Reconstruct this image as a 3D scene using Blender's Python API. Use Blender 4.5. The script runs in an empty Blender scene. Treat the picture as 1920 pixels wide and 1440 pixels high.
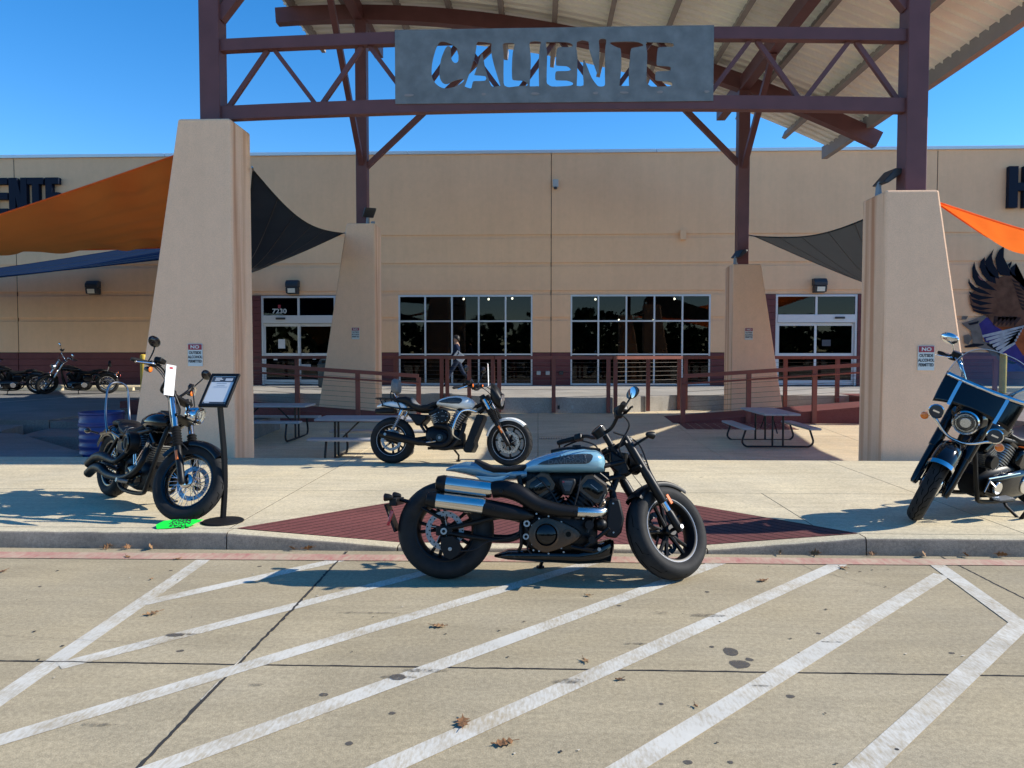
import bpy, bmesh, math, random
from mathutils import Vector, Matrix, Euler
random.seed(7)
R = math.radians
scene = bpy.context.scene
col = scene.collection

# ---------------------------------------------------------------- camera, sky, sun, exposure
YAW = R(2.0); PITCH = math.atan(57/1400.0)
cam_d = bpy.data.cameras.new('camera'); cam = bpy.data.objects.new('camera', cam_d); col.objects.link(cam)
cam_d.sensor_width = 36.0; cam_d.lens = 36.0*1400/1920; cam_d.clip_start = .05; cam_d.clip_end = 2000
cam.location = (0, 0, 1.535); cam.rotation_euler = (R(90)-PITCH, 0, YAW)
scene.camera = cam

SUN_EL, SUN_AZ = R(32.0), R(3.2)      # azimuth measured from +x (right) towards +y (behind the store)
world = bpy.data.worlds.new('World'); scene.world = world; world.use_nodes = True
wn = world.node_tree.nodes; wl = world.node_tree.links
bg = wn['Background']
sky = wn.new('ShaderNodeTexSky'); sky.sky_type = 'NISHITA'; sky.sun_disc = False
sky.sun_elevation = SUN_EL; sky.sun_rotation = R(90)-SUN_AZ
sky.air_density = 1.0; sky.dust_density = 0.0; sky.ozone_density = 2.8; sky.altitude = 600
hs = wn.new('ShaderNodeHueSaturation'); hs.inputs['Saturation'].default_value = 1.36
hs.inputs['Hue'].default_value = .503
wl.new(sky.outputs[0], hs.inputs['Color']); wl.new(hs.outputs[0], bg.inputs['Color'])
bg.inputs['Strength'].default_value = 0.118
sun_d = bpy.data.lights.new('sun', 'SUN'); sun_d.energy = 3.7; sun_d.angle = R(.5); sun_d.color = (1, .93, .82)
sun = bpy.data.objects.new('sun', sun_d); col.objects.link(sun)
sdir = Vector((math.cos(SUN_EL)*math.cos(SUN_AZ), math.cos(SUN_EL)*math.sin(SUN_AZ), math.sin(SUN_EL)))
sun.rotation_euler = sdir.to_track_quat('Z', 'Y').to_euler(); sun.location = (20, 5, 20)
scene.view_settings.view_transform = 'Standard'; scene.view_settings.look = 'None'
scene.view_settings.gamma = 1; scene.view_settings.exposure = 0.96

# ---------------------------------------------------------------- materials
MATS = {}
def mat(name, color, rough=.6, metal=0., spec=.5, coat=0., noise=None, bump=None, emit=None, alpha=None):
    """noise=(scale, amount, dark colour factor); bump=(scale, strength, distance)"""
    m = bpy.data.materials.new(name); m.use_nodes = True; MATS[name] = m
    nt = m.node_tree; b = nt.nodes['Principled BSDF']
    b.inputs['Base Color'].default_value = (*color, 1); b.inputs['Roughness'].default_value = rough
    b.inputs['Metallic'].default_value = metal; b.inputs['Specular IOR Level'].default_value = spec
    b.inputs['Coat Weight'].default_value = coat; b.inputs['Coat Roughness'].default_value = .03
    if emit:
        b.inputs['Emission Color'].default_value = (*emit[0], 1); b.inputs['Emission Strength'].default_value = emit[1]
    if noise or bump:
        tc = nt.nodes.new('ShaderNodeTexCoord')
    if noise:
        sc, amt = noise
        n = nt.nodes.new('ShaderNodeTexNoise'); n.inputs['Scale'].default_value = sc; n.inputs['Detail'].default_value = 6
        nt.links.new(tc.outputs['Object'], n.inputs['Vector'])
        mr = nt.nodes.new('ShaderNodeMapRange'); mr.inputs['From Min'].default_value = .3; mr.inputs['From Max'].default_value = .7
        mr.inputs['To Min'].default_value = 1-amt; mr.inputs['To Max'].default_value = 1+amt
        nt.links.new(n.outputs['Fac'], mr.inputs['Value'])
        mx = nt.nodes.new('ShaderNodeMix'); mx.data_type = 'RGBA'; mx.blend_type = 'MULTIPLY'; mx.inputs[0].default_value = 1
        mx.inputs[6].default_value = (*color, 1); nt.links.new(mr.outputs[0], mx.inputs[7])
        nt.links.new(mx.outputs[2], b.inputs['Base Color'])
    if bump:
        sc, st, di = bump
        n2 = nt.nodes.new('ShaderNodeTexNoise'); n2.inputs['Scale'].default_value = sc; n2.inputs['Detail'].default_value = 4
        nt.links.new(tc.outputs['Object'], n2.inputs['Vector'])
        bp = nt.nodes.new('ShaderNodeBump'); bp.inputs['Strength'].default_value = st; bp.inputs['Distance'].default_value = di
        nt.links.new(n2.outputs['Fac'], bp.inputs['Height']); nt.links.new(bp.outputs[0], b.inputs['Normal'])
    return m

def concrete(name, color, streak=.12, blotch=.22, spots=True, streak_rot=0., coords='Object', rough=.85):
    m = bpy.data.materials.new(name); m.use_nodes = True; MATS[name] = m
    nt = m.node_tree; N = nt.nodes; L = nt.links; b = N['Principled BSDF']
    b.inputs['Roughness'].default_value = rough; b.inputs['Specular IOR Level'].default_value = .25
    geo = N.new('ShaderNodeNewGeometry')
    def noise(sc, det, vec=None, dist=0.):
        n = N.new('ShaderNodeTexNoise'); n.inputs['Scale'].default_value = sc; n.inputs['Detail'].default_value = det
        n.inputs['Distortion'].default_value = dist; n.inputs['Roughness'].default_value = .62
        L.new(vec if vec else geo.outputs['Position'], n.inputs['Vector']); return n
    def rng(sock, a, bb, lo, hi):
        mr = N.new('ShaderNodeMapRange'); mr.inputs['From Min'].default_value = a; mr.inputs['From Max'].default_value = bb
        mr.inputs['To Min'].default_value = lo; mr.inputs['To Max'].default_value = hi; L.new(sock, mr.inputs['Value']); return mr.outputs[0]
    def mul(a, bb):
        x = N.new('ShaderNodeMath'); x.operation = 'MULTIPLY'; L.new(a, x.inputs[0]); L.new(bb, x.inputs[1]); return x.outputs[0]
    mp = N.new('ShaderNodeMapping'); mp.inputs['Scale'].default_value = (.55, 5.0, 1); mp.inputs['Rotation'].default_value = (0, 0, streak_rot)
    L.new(geo.outputs['Position'], mp.inputs['Vector'])
    s1 = rng(noise(1.7, 8, mp.outputs[0], .6).outputs['Fac'], .35, .7, 1+streak, 1-streak)
    s2 = rng(noise(.55, 7, None, .8).outputs['Fac'], .32, .68, 1+blotch*.6, 1-blotch)
    s3 = rng(noise(42, 4).outputs['Fac'], .3, .7, .80, 1.18)
    s4 = rng(noise(170, 2).outputs['Fac'], .3, .7, .76, 1.22)
    v = mul(mul(s1, s2), mul(s3, s4))
    if spots:
        vo = N.new('ShaderNodeTexVoronoi'); vo.inputs['Scale'].default_value = 1.15; vo.inputs['Randomness'].default_value = 1
        dv = noise(9, 3)
        mixv = N.new('ShaderNodeVectorMath'); mixv.operation = 'MULTIPLY_ADD'
        mixv.inputs[1].default_value = (.12, .12, .12); L.new(dv.outputs['Color'], mixv.inputs[0]); L.new(geo.outputs['Position'], mixv.inputs[2])
        L.new(mixv.outputs[0], vo.inputs['Vector'])
        sp = rng(vo.outputs['Distance'], .018, .034, .5, 1.0)
        v = mul(v, sp)
        vo2 = N.new('ShaderNodeTexVoronoi'); vo2.inputs['Scale'].default_value = 7; L.new(mixv.outputs[0], vo2.inputs['Vector'])
        v = mul(v, rng(vo2.outputs['Distance'], .02, .06, .82, 1.0))
    hue = N.new('ShaderNodeMix'); hue.data_type = 'RGBA'
    hue.inputs[6].default_value = (color[0]*1.03, color[1]*1.0, color[2]*.93, 1); hue.inputs[7].default_value = (color[0]*.93, color[1]*.96, color[2]*1.05, 1)
    L.new(noise(1.1, 3).outputs['Fac'], hue.inputs[0])
    mx = N.new('ShaderNodeMix'); mx.data_type = 'RGBA'; mx.blend_type = 'MULTIPLY'; mx.inputs[0].default_value = 1
    L.new(hue.outputs[2], mx.inputs[6]); L.new(v, mx.inputs[7]); L.new(mx.outputs[2], b.inputs['Base Color'])
    bp = N.new('ShaderNodeBump'); bp.inputs['Strength'].default_value = .35; bp.inputs['Distance'].default_value = .004
    L.new(noise(130, 4).outputs['Fac'], bp.inputs['Height']); L.new(bp.outputs[0], b.inputs['Normal'])
    return m

concrete('lot_concrete', (.385, .32, .205), streak=.08, blotch=.17)
concrete('walk_concrete', (.60, .515, .345), streak=.10, blotch=.14)
concrete('plaza_concrete', (.60, .505, .335), streak=.12, blotch=.16)
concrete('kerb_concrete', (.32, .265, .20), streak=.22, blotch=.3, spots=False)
concrete('wall_concrete', (.36, .34, .30), streak=.10, blotch=.22, spots=False)
concrete('driveway_concrete', (.20, .195, .185), streak=.12, blotch=.2)
concrete('asphalt', (.045, .043, .04), spots=False)
concrete('maroon_paving', (.17, .058, .052), streak=.08, blotch=.16, spots=False)

def worn_paint(name, color, under, cover=.5, sc=60, lo=.38, hi=.62):
    m = bpy.data.materials.new(name); m.use_nodes = True; MATS[name] = m
    nt = m.node_tree; N = nt.nodes; L = nt.links; b = N['Principled BSDF']; b.inputs['Roughness'].default_value = .75
    b.inputs['Specular IOR Level'].default_value = .25
    geo = N.new('ShaderNodeNewGeometry')
    def noise(s, d, scale=(1, 1, 1), rot=0):
        mp = N.new('ShaderNodeMapping'); mp.inputs['Scale'].default_value = scale; mp.inputs['Rotation'].default_value = (0, 0, rot)
        L.new(geo.outputs['Position'], mp.inputs['Vector'])
        n = N.new('ShaderNodeTexNoise'); n.inputs['Scale'].default_value = s; n.inputs['Detail'].default_value = d; n.inputs['Roughness'].default_value = .7
        L.new(mp.outputs[0], n.inputs['Vector']); return n.outputs['Fac']
    a = N.new('ShaderNodeMath'); a.operation = 'ADD'
    L.new(noise(sc, 6, (1, .25, 1)), a.inputs[0]); L.new(noise(2.2, 5), a.inputs[1])
    mr = N.new('ShaderNodeMapRange'); mr.inputs['From Min'].default_value = lo*2; mr.inputs['From Max'].default_value = hi*2
    L.new(a.outputs[0], mr.inputs['Value'])
    mx = N.new('ShaderNodeMix'); mx.data_type = 'RGBA'; mx.inputs[6].default_value = (*color, 1); mx.inputs[7].default_value = (*under, 1)
    L.new(mr.outputs[0], mx.inputs[0])
    g = N.new('ShaderNodeMapRange'); g.inputs['From Min'].default_value = .3; g.inputs['From Max'].default_value = .7
    g.inputs['To Min'].default_value = .86; g.inputs['To Max'].default_value = 1.08; L.new(noise(3, 6), g.inputs['Value'])
    m2 = N.new('ShaderNodeMix'); m2.data_type = 'RGBA'; m2.blend_type = 'MULTIPLY'; m2.inputs[0].default_value = 1
    L.new(mx.outputs[2], m2.inputs[6]); L.new(g.outputs[0], m2.inputs[7]); L.new(m2.outputs[2], b.inputs['Base Color'])
    return m
worn_paint('stripe_paint', (.60, .575, .50), (.40, .335, .23), lo=.45, hi=.62, sc=85)
worn_paint('fire_lane_paint', (.44, .17, .15), (.50, .38, .27), lo=.36, hi=.58, sc=30)

def stucco(name, color, streak=.10, grain=.10):
    m = mat(name, color, .92, spec=.12); nt = m.node_tree; N = nt.nodes; L = nt.links; b = N['Principled BSDF']
    tc = N.new('ShaderNodeTexCoord')
    def nz(sc, det, lo, hi, scale=(1, 1, 1), a0=.3, a1=.7):
        mp = N.new('ShaderNodeMapping'); mp.inputs['Scale'].default_value = scale; L.new(tc.outputs['Object'], mp.inputs['Vector'])
        n = N.new('ShaderNodeTexNoise'); n.inputs['Scale'].default_value = sc; n.inputs['Detail'].default_value = det; n.inputs['Roughness'].default_value = .65; L.new(mp.outputs[0], n.inputs['Vector'])
        r = N.new('ShaderNodeMapRange'); r.inputs['From Min'].default_value = a0; r.inputs['From Max'].default_value = a1; r.inputs['To Min'].default_value = lo; r.inputs['To Max'].default_value = hi
        L.new(n.outputs['Fac'], r.inputs['Value']); return r.outputs[0], n.outputs['Fac']
    v = [nz(.35, 4, .95, 1.04)[0], nz(2.2, 7, 1-streak, 1.02, (1.6, 1.6, .10), .28, .62)[0], nz(70, 3, 1-grain, 1+grain)[0], nz(7, 6, .97, 1.03)[0]]
    cur = v[0]
    for q in v[1:]:
        x = N.new('ShaderNodeMath'); x.operation = 'MULTIPLY'; L.new(cur, x.inputs[0]); L.new(q, x.inputs[1]); cur = x.outputs[0]
    mx = N.new('ShaderNodeMix'); mx.data_type = 'RGBA'; mx.blend_type = 'MULTIPLY'; mx.inputs[0].default_value = 1; mx.inputs[6].default_value = (*color, 1)
    L.new(cur, mx.inputs[7]); L.new(mx.outputs[2], b.inputs['Base Color'])
    bp = N.new('ShaderNodeBump'); bp.inputs['Strength'].default_value = .5; bp.inputs['Distance'].default_value = .006
    L.new(nz(85, 4, 0, 1)[1], bp.inputs['Height']); L.new(bp.outputs[0], b.inputs['Normal'])
stucco('stucco', (.86, .52, .30), .035, .05)
stucco('pillar_stucco', (.90, .58, .375), .035, .08)
# rust runs on the inner side of the pillars
def rust_stucco():
    m = MATS['pillar_stucco'].copy(); m.name = 'rust_streaked_stucco'; MATS['rust_streaked_stucco'] = m
    nt = m.node_tree; N = nt.nodes; L = nt.links; b = N['Principled BSDF']
    src = b.inputs['Base Color'].links[0].from_socket
    tc = N.new('ShaderNodeTexCoord'); mp = N.new('ShaderNodeMapping'); mp.inputs['Scale'].default_value = (5.5, 5.5, .16)
    L.new(tc.outputs['Object'], mp.inputs['Vector'])
    n = N.new('ShaderNodeTexNoise'); n.inputs['Scale'].default_value = 1.4; n.inputs['Detail'].default_value = 5; L.new(mp.outputs[0], n.inputs['Vector'])
    r1 = N.new('ShaderNodeMapRange'); r1.inputs['From Min'].default_value = .46; r1.inputs['From Max'].default_value = .64; r1.inputs['To Max'].default_value = .9
    L.new(n.outputs['Fac'], r1.inputs['Value'])
    sx = N.new('ShaderNodeSeparateXYZ'); L.new(tc.outputs['Object'], sx.inputs[0])
    r2 = N.new('ShaderNodeMapRange'); r2.inputs['From Min'].default_value = -.5; r2.inputs['From Max'].default_value = 4.8; r2.inputs['To Min'].default_value = .35
    L.new(sx.outputs[2], r2.inputs['Value'])
    mu = N.new('ShaderNodeMath'); mu.operation = 'MULTIPLY'; L.new(r1.outputs[0], mu.inputs[0]); L.new(r2.outputs[0], mu.inputs[1])
    mx = N.new('ShaderNodeMix'); mx.data_type = 'RGBA'; L.new(mu.outputs[0], mx.inputs[0]); L.new(src, mx.inputs[6])
    mx.inputs[7].default_value = (.52, .20, .09, 1); L.new(mx.outputs[2], b.inputs['Base Color'])
rust_stucco()
mat('maroon_siding', (.15, .052, .052), .8, spec=.25, noise=(3, .1), bump=(120, .4, .004))
mat('steel_maroon', (.135, .052, .052), .5, spec=.4, noise=(2.5, .14))
mat('purlin_grey', (.28, .24, .22), .6, noise=(2, .1))
mat('roof_panel', (.90, .88, .80), .5, spec=.4, noise=(.8, .06))
mat('sign_plate', (.19, .19, .18), .5, metal=.2, noise=(5, .22), bump=(30, .1, .002))
mat('letter_navy', (.008, .013, .028), .6, spec=.15)
mat('coping_metal', (.62, .66, .68), .35, metal=.4)
mat('frame_alu', (.62, .63, .63), .4, metal=.2)
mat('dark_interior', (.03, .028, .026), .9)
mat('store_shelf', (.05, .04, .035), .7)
mat('lamp_glow', (1, .9, .7), .5, emit=((1, .85, .6), 14))
mat('lens_glass', (.75, .72, .6), .3, spec=.5)
mat('bronze_fixture', (.03, .032, .035), .5)
mat('grey_fixture', (.22, .26, .29), .5)
mat('sail_orange', (.80, .18, .04), .8, spec=.1, noise=(1.2, .1))
mat('sail_black', (.035, .04, .042), .85, spec=.1, noise=(1.5, .12))
mat('sail_blue', (.012, .035, .09), .85, spec=.1)
for nm, tr in (('sail_orange', (1., .19, .025)), ('sail_black', (.05, .055, .06)), ('sail_blue', (.01, .03, .1))):
    nt = MATS[nm].node_tree; N = nt.nodes; b = N['Principled BSDF']; out = N['Material Output']
    t = N.new('ShaderNodeBsdfTranslucent'); t.inputs[0].default_value = (*tr, 1)
    mxs = N.new('ShaderNodeMixShader'); mxs.inputs[0].default_value = .5 if nm == 'sail_orange' else .3
    nt.links.new(b.outputs[0], mxs.inputs[1]); nt.links.new(t.outputs[0], mxs.inputs[2]); nt.links.new(mxs.outputs[0], out.inputs[0])
mat('table_plastic', (.34, .345, .36), .6, noise=(6, .06))
mat('dark_tube', (.014, .014, .015), .45, spec=.3)
mat('cable_steel', (.12, .11, .10), .5, metal=.5)
mat('rail_paint', (.215, .07, .052), .5, spec=.35, noise=(3, .12))
mat('barrel_blue', (.012, .03, .16), .4, noise=(3, .12))
mat('bollard_yellow', (.52, .37, .05), .55, noise=(4, .14))
mat('sign_white', (.62, .66, .64), .45, spec=.4)
mat('sign_red', (.32, .03, .05), .45)
mat('sign_ink', (.03, .035, .04), .6)
mat('paper_white', (.62, .63, .63), .6)
mat('paper_dark', (.05, .06, .075), .5)
mat('paper_grey', (.45, .47, .5), .6)
mat('neon_green', (.01, .85, .06), .55)
mat('leaf_brown', (.22, .105, .04), .8, noise=(30, .3))
mat('leaf_tan', (.27, .15, .065), .8, noise=(30, .3))
mat('white_speck', (.55, .49, .38), .7)
mat('box_grey', (.42, .43, .42), .5)
mat('door_black', (.01, .012, .014), .5)
mat('trash_teal', (.02, .045, .06), .5)
def faded(name, color, sc, lo, hi, amax):
    m = mat(name, color, .8, spec=.2); nt = m.node_tree; N = nt.nodes; L = nt.links; b = N['Principled BSDF']
    geo = N.new('ShaderNodeNewGeometry'); n = N.new('ShaderNodeTexNoise'); n.inputs['Scale'].default_value = sc; n.inputs['Detail'].default_value = 7; n.inputs['Roughness'].default_value = .7
    mr = N.new('ShaderNodeMapRange'); mr.inputs['From Min'].default_value = lo; mr.inputs['From Max'].default_value = hi; mr.inputs['To Max'].default_value = amax
    L.new(geo.outputs['Position'], n.inputs['Vector']); L.new(n.outputs['Fac'], mr.inputs['Value']); L.new(mr.outputs[0], b.inputs['Alpha'])
faded('oil', (.10, .09, .08), 60, .25, .5, .85)
faded('tyre_smudge', (.10, .09, .075), 45, .40, .66, .75)
# bikes
mat('rubber', (.021, .021, .021), .7, spec=.2, noise=(14, .25), bump=(90, .25, .002))
mat('black_gloss', (.004, .004, .0045), .1, spec=.25, coat=.35)
mat('black_satin', (.005, .005, .0055), .42, spec=.26)
mat('black_matte', (.009, .009, .0095), .6, spec=.2)
mat('black_plastic', (.010, .010, .011), .5, spec=.22, bump=(180, .1, .001))
mat('dark_chrome', (.22, .22, .225), .14, metal=1.)
mat('chrome', (.66, .655, .65), .1, metal=1.)
mat('steel', (.42, .42, .42), .3, metal=1.)
mat('brushed_steel', (.62, .60, .56), .2, metal=1., noise=(8, .05))
mat('alloy', (.30, .305, .31), .4, metal=.9)
mat('bronze_engine', (.085, .062, .045), .4, metal=.75)
mat('leather', (.009, .009, .0095), .5, spec=.25, bump=(70, .3, .002))
mat('leather_grey', (.17, .17, .165), .5, spec=.35, bump=(70, .3, .002))
mat('paint_blue', (.22, .42, .52), .25, spec=.5, coat=.8, metal=.15)
mat('paint_blue_dark', (.14, .265, .33), .22, spec=.5, coat=1., metal=.25)
mat('paint_white', (.86, .84, .77), .2, spec=.5, coat=1.)
mat('panel_dark', (.03, .038, .045), .35, spec=.4)
mat('lens_orange', (.9, .19, .01), .2, coat=1.)
mat('lens_red', (.45, .01, .02), .2, coat=1.)
mat('lamp_reflector', (.75, .76, .78), .15, metal=.9)
mat('badge_grey', (.11, .115, .12), .4, metal=.3)
mat('tank_lettering', (.075, .09, .1), .4)
mat('skin_tone', (.36, .2, .13), .6)
mat('hair_dark', (.012, .01, .009), .6)
mat('cloth_navy', (.012, .02, .045), .85, spec=.08)
mat('cloth_black', (.012, .012, .014), .85, spec=.08)
mat('cloth_pink', (.45, .05, .12), .85, spec=.08)
mat('cloth_jeans', (.02, .03, .055), .85, spec=.08)
mat('mural_black', (.012, .014, .022), .85, spec=.05)
mat('mural_brown', (.13, .062, .040), .85, spec=.05, noise=(4, .3))
mat('mural_dark_brown', (.045, .026, .024), .85, spec=.05, noise=(5, .3))
mat('mural_purple', (.05, .04, .17), .85, spec=.05, noise=(2, .35))
mat('mural_orange', (.30, .08, .03), .85, spec=.05, noise=(3, .4))
mat('mural_white', (.36, .37, .40), .85, spec=.05, noise=(6, .2))
mat('mural_stone', (.155, .135, .12), .85, spec=.05, noise=(4, .25))
mat('mural_pink', (.30, .12, .12), .85, spec=.05)
mat('bark', (.1, .07, .05), .9)
mat('foliage', (.035, .06, .02), .9, noise=(.8, .4))
def glass(name, tint, refl=.5, ior=1.5):
    m = bpy.data.materials.new(name); m.use_nodes = True; MATS[name] = m
    nt = m.node_tree; N = nt.nodes; L = nt.links; N.remove(N['Principled BSDF'])
    t = N.new('ShaderNodeBsdfTransparent'); t.inputs[0].default_value = (*tint, 1)
    g = N.new('ShaderNodeBsdfGlossy'); g.inputs['Roughness'].default_value = .015; g.inputs[0].default_value = (refl, refl, refl*1.02, 1)
    fr = N.new('ShaderNodeFresnel'); fr.inputs['IOR'].default_value = ior
    mx = N.new('ShaderNodeMixShader'); L.new(fr.outputs[0], mx.inputs[0]); L.new(t.outputs[0], mx.inputs[1]); L.new(g.outputs[0], mx.inputs[2])
    L.new(mx.outputs[0], N['Material Output'].inputs[0]); return m
glass('window_glass', (.30, .32, .33), .8, 1.42)
glass('clear_glass', (.80, .83, .84), 1.)
glass('smoke_glass', (.02, .02, .022), .9)

# ---------------------------------------------------------------- geometry helpers
class G:
    def __init__(s): s.v = []; s.f = []; s.mi = []; s.cur = None; s.mats = []; s.uv = {}
    def m(s, name):
        if name not in s.mats: s.mats.append(name)
        s.cur = s.mats.index(name); return s
    def add(s, verts, faces):
        o = len(s.v); s.v += [Vector(p) for p in verts]
        for f in faces: s.f.append([i+o for i in f]); s.mi.append(s.cur or 0)
        return o
    def box(s, c, size, rot=None):
        x, y, z = [k/2 for k in size]
        vs = [Vector(p) for p in ((-x,-y,-z),(x,-y,-z),(x,y,-z),(-x,y,-z),(-x,-y,z),(x,-y,z),(x,y,z),(-x,y,z))]
        if rot is not None:
            M = rot if isinstance(rot, Matrix) else Euler(rot).to_matrix(); vs = [M @ p for p in vs]
        c = Vector(c); s.add([p+c for p in vs], [(0,3,2,1),(4,5,6,7),(0,1,5,4),(1,2,6,5),(2,3,7,6),(3,0,4,7)]); return s
    def span(s, a, b):
        a = Vector(a); b = Vector(b); return s.box((a+b)/2, [abs(b[i]-a[i]) for i in range(3)])
    def bar(s, a, b, w, h, upv=(0,0,1)):
        a = Vector(a); b = Vector(b); d = (b-a); L = d.length; d.normalize(); u = Vector(upv)
        if abs(d.dot(u)) > .99: u = Vector((0,1,0))
        sd = d.cross(u).normalized(); u = sd.cross(d).normalized()
        M = Matrix((d, sd, u)).transposed(); return s.box((a+b)/2, (L, w, h), M)
    def tube(s, pts, r, n=10, closed=False, caps=True, squash=None):
        pts = [Vector(p) for p in pts]; k = len(pts)
        rs = r if isinstance(r, (list, tuple)) else [r]*k
        prev = None; rings = []
        for i, p in enumerate(pts):
            if closed: t = pts[(i+1) % k]-pts[i-1]
            else: t = pts[min(i+1, k-1)]-pts[max(i-1, 0)]
            t.normalize()
            if prev is None:
                a = Vector((0,0,1)) if abs(t.z) < .9 else Vector((0,1,0)); u = t.cross(a).normalized()
            else:
                u = prev-t*prev.dot(t)
                if u.length < 1e-6: u = t.orthogonal()
                u.normalize()
            prev = u; w = t.cross(u)
            rings.append([p+(u*math.cos(2*math.pi*j/n)+w*math.sin(2*math.pi*j/n)*(squash or 1))*rs[i] for j in range(n)])
        return s.rings(rings, closed, caps)
    def rings(s, rings, closed=False, caps=True):
        n = len(rings[0]); k = len(rings)
        vs = [p for rg in rings for p in rg]; fs = []
        for i in range(k if closed else k-1):
            a = i*n; b = ((i+1) % k)*n
            for j in range(n): fs.append((a+j, a+(j+1) % n, b+(j+1) % n, b+j))
        if caps and not closed:
            fs.append(tuple(reversed(range(n)))); fs.append(tuple(range((k-1)*n, k*n)))
        s.add(vs, fs); return s
    def lathe(s, prof, n=32, c=(0,0,0), axis='Y', closed=True, a0=0, a1=2*math.pi):
        """prof: list of (radius, height along axis). closed: join last profile point to first"""
        c = Vector(c); k = len(prof); vs = []; full = abs(a1-a0-2*math.pi) < 1e-6
        cnt = n if full else n+1
        for i in range(cnt):
            a = a0+(a1-a0)*i/n; ca, sa = math.cos(a), math.sin(a)
            for r, h in prof:
                if axis == 'Y': p = Vector((r*ca, h, r*sa))
                elif axis == 'X': p = Vector((h, r*ca, r*sa))
                else: p = Vector((r*ca, r*sa, h))
                vs.append(p+c)
        fs = []
        for i in range(n):
            a = i*k; b = ((i+1) % cnt)*k
            for j in range(k if closed else k-1):
                fs.append((a+j, a+(j+1) % k, b+(j+1) % k, b+j))
        s.add(vs, fs); return s
    def disc(s, c, r, axis, n=20, h=.01):
        """solid puck centred at c along axis vector"""
        ax = Vector(axis).normalized(); u = ax.orthogonal().normalized(); w = ax.cross(u); c = Vector(c)
        rr = [[c+ax*t+(u*math.cos(2*math.pi*j/n)+w*math.sin(2*math.pi*j/n))*r*k for j in range(n)] for t, k in ((-h/2, 1), (h/2*.6, 1), (h/2, .93))]
        return s.rings(rr)
    def dome(s, c, r, axis, depth, n=20, k=6):
        ax = Vector(axis).normalized(); u = ax.orthogonal().normalized(); w = ax.cross(u); c = Vector(c); rr = []
        for i in range(k+1):
            t = i/k*math.pi/2*.97; rr.append([c+ax*depth*math.sin(t)+(u*math.cos(2*math.pi*j/n)+w*math.sin(2*math.pi*j/n))*r*math.cos(t) for j in range(n)])
        return s.rings(rr)
    def prism(s, poly, t0, t1, plane='xz'):
        """poly in 2D, extruded along the remaining axis t0..t1"""
        def P(p, t): return {'xz': (p[0], t, p[1]), 'xy': (p[0], p[1], t), 'yz': (t, p[0], p[1])}[plane]
        n = len(poly); s.add([P(p, t0) for p in poly]+[P(p, t1) for p in poly],
            [tuple(range(n)), tuple(reversed(range(n, 2*n)))]+[(i, i+n, (i+1) % n+n, (i+1) % n) for i in range(n)]); return s
    def body(s, secs, n=20, cap=True):
        """secs: (x, zc, halfwidth, up, down, p[, yc]) super-ellipse sections along x"""
        rr = []
        for q in secs:
            x, zc, hw, hu, hd, p = q[:6]; yc = q[6] if len(q) > 6 else 0; rg = []
            for j in range(n):
                a = 2*math.pi*j/n; ca, sa = math.cos(a), math.sin(a)
                y = hw*math.copysign(abs(ca)**(2/p), ca); z = (hu if sa > 0 else hd)*math.copysign(abs(sa)**(2/p), sa)
                rg.append(Vector((x, y+yc, zc+z)))
            rr.append(rg)
        return s.rings(rr, caps=cap)
    def arcband(s, c, rad, width, a0, a1, n=20, drop=.03, th=.006, crown=.012, taper=0):
        """mudguard: curved band round the y axis through c, angles from +x towards +z"""
        cs = [(-.5, -drop), (-.49, -drop*.35), (-.40, 0), (-.2, crown*.8), (0, crown), (.2, crown*.8), (.40, 0), (.49, -drop*.35), (.5, -drop)]
        rr = []
        for i in range(n+1):
            a = a0+(a1-a0)*i/n; ca, sa = math.cos(a), math.sin(a); rg = []
            k = 1-taper*(1-math.sin(math.pi*i/n))
            for w, d in cs: rg.append(Vector((c[0]+(rad+d)*ca, c[1]+w*width*k, c[2]+(rad+d)*sa)))
            for w, d in reversed(cs): rg.append(Vector((c[0]+(rad+d-th)*ca, c[1]+w*width*k*.97, c[2]+(rad+d-th)*sa)))
            rr.append(rg)
        return s.rings(rr)
    def build(s, name, mt=None, parent=None, smooth=30, bevel=0, M=None):
        me = bpy.data.meshes.new(name); me.from_pydata(s.v, [], s.f)
        names = s.mats or [mt]
        for nm in names: me.materials.append(MATS[nm])
        if s.mats: me.polygons.foreach_set('material_index', s.mi)
        bm = bmesh.new(); bm.from_mesh(me); bmesh.ops.recalc_face_normals(bm, faces=bm.faces); bm.to_mesh(me); bm.free()
        if smooth:
            me.shade_smooth(); me.set_sharp_from_angle(angle=R(smooth))
        me.update()
        o = bpy.data.objects.new(name, me); col.objects.link(o)
        if parent: o.parent = parent
        if M is not None: o.matrix_local = M
        if bevel:
            b = o.modifiers.new('bevel', 'BEVEL'); b.width = bevel; b.segments = 2; b.limit_method = 'ANGLE'; b.angle_limit = R(35); b.harden_normals = False
        return o
def empty(name, loc=(0,0,0), rot=(0,0,0)):
    o = bpy.data.objects.new(name, None); o.location = loc; o.rotation_euler = rot; o.empty_display_size = .2; col.objects.link(o); return o
def tag(o, label=None, cat=None, group=None, kind=None):
    if label: o['label'] = label
    if cat: o['category'] = cat
    if group: o['group'] = group
    if kind: o['kind'] = kind
    return o
def copy_tree(o, parent=None):
    c = o.copy(); col.objects.link(c); c.parent = parent
    for ch in list(o.children): copy_tree(ch, c)
    return c
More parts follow.
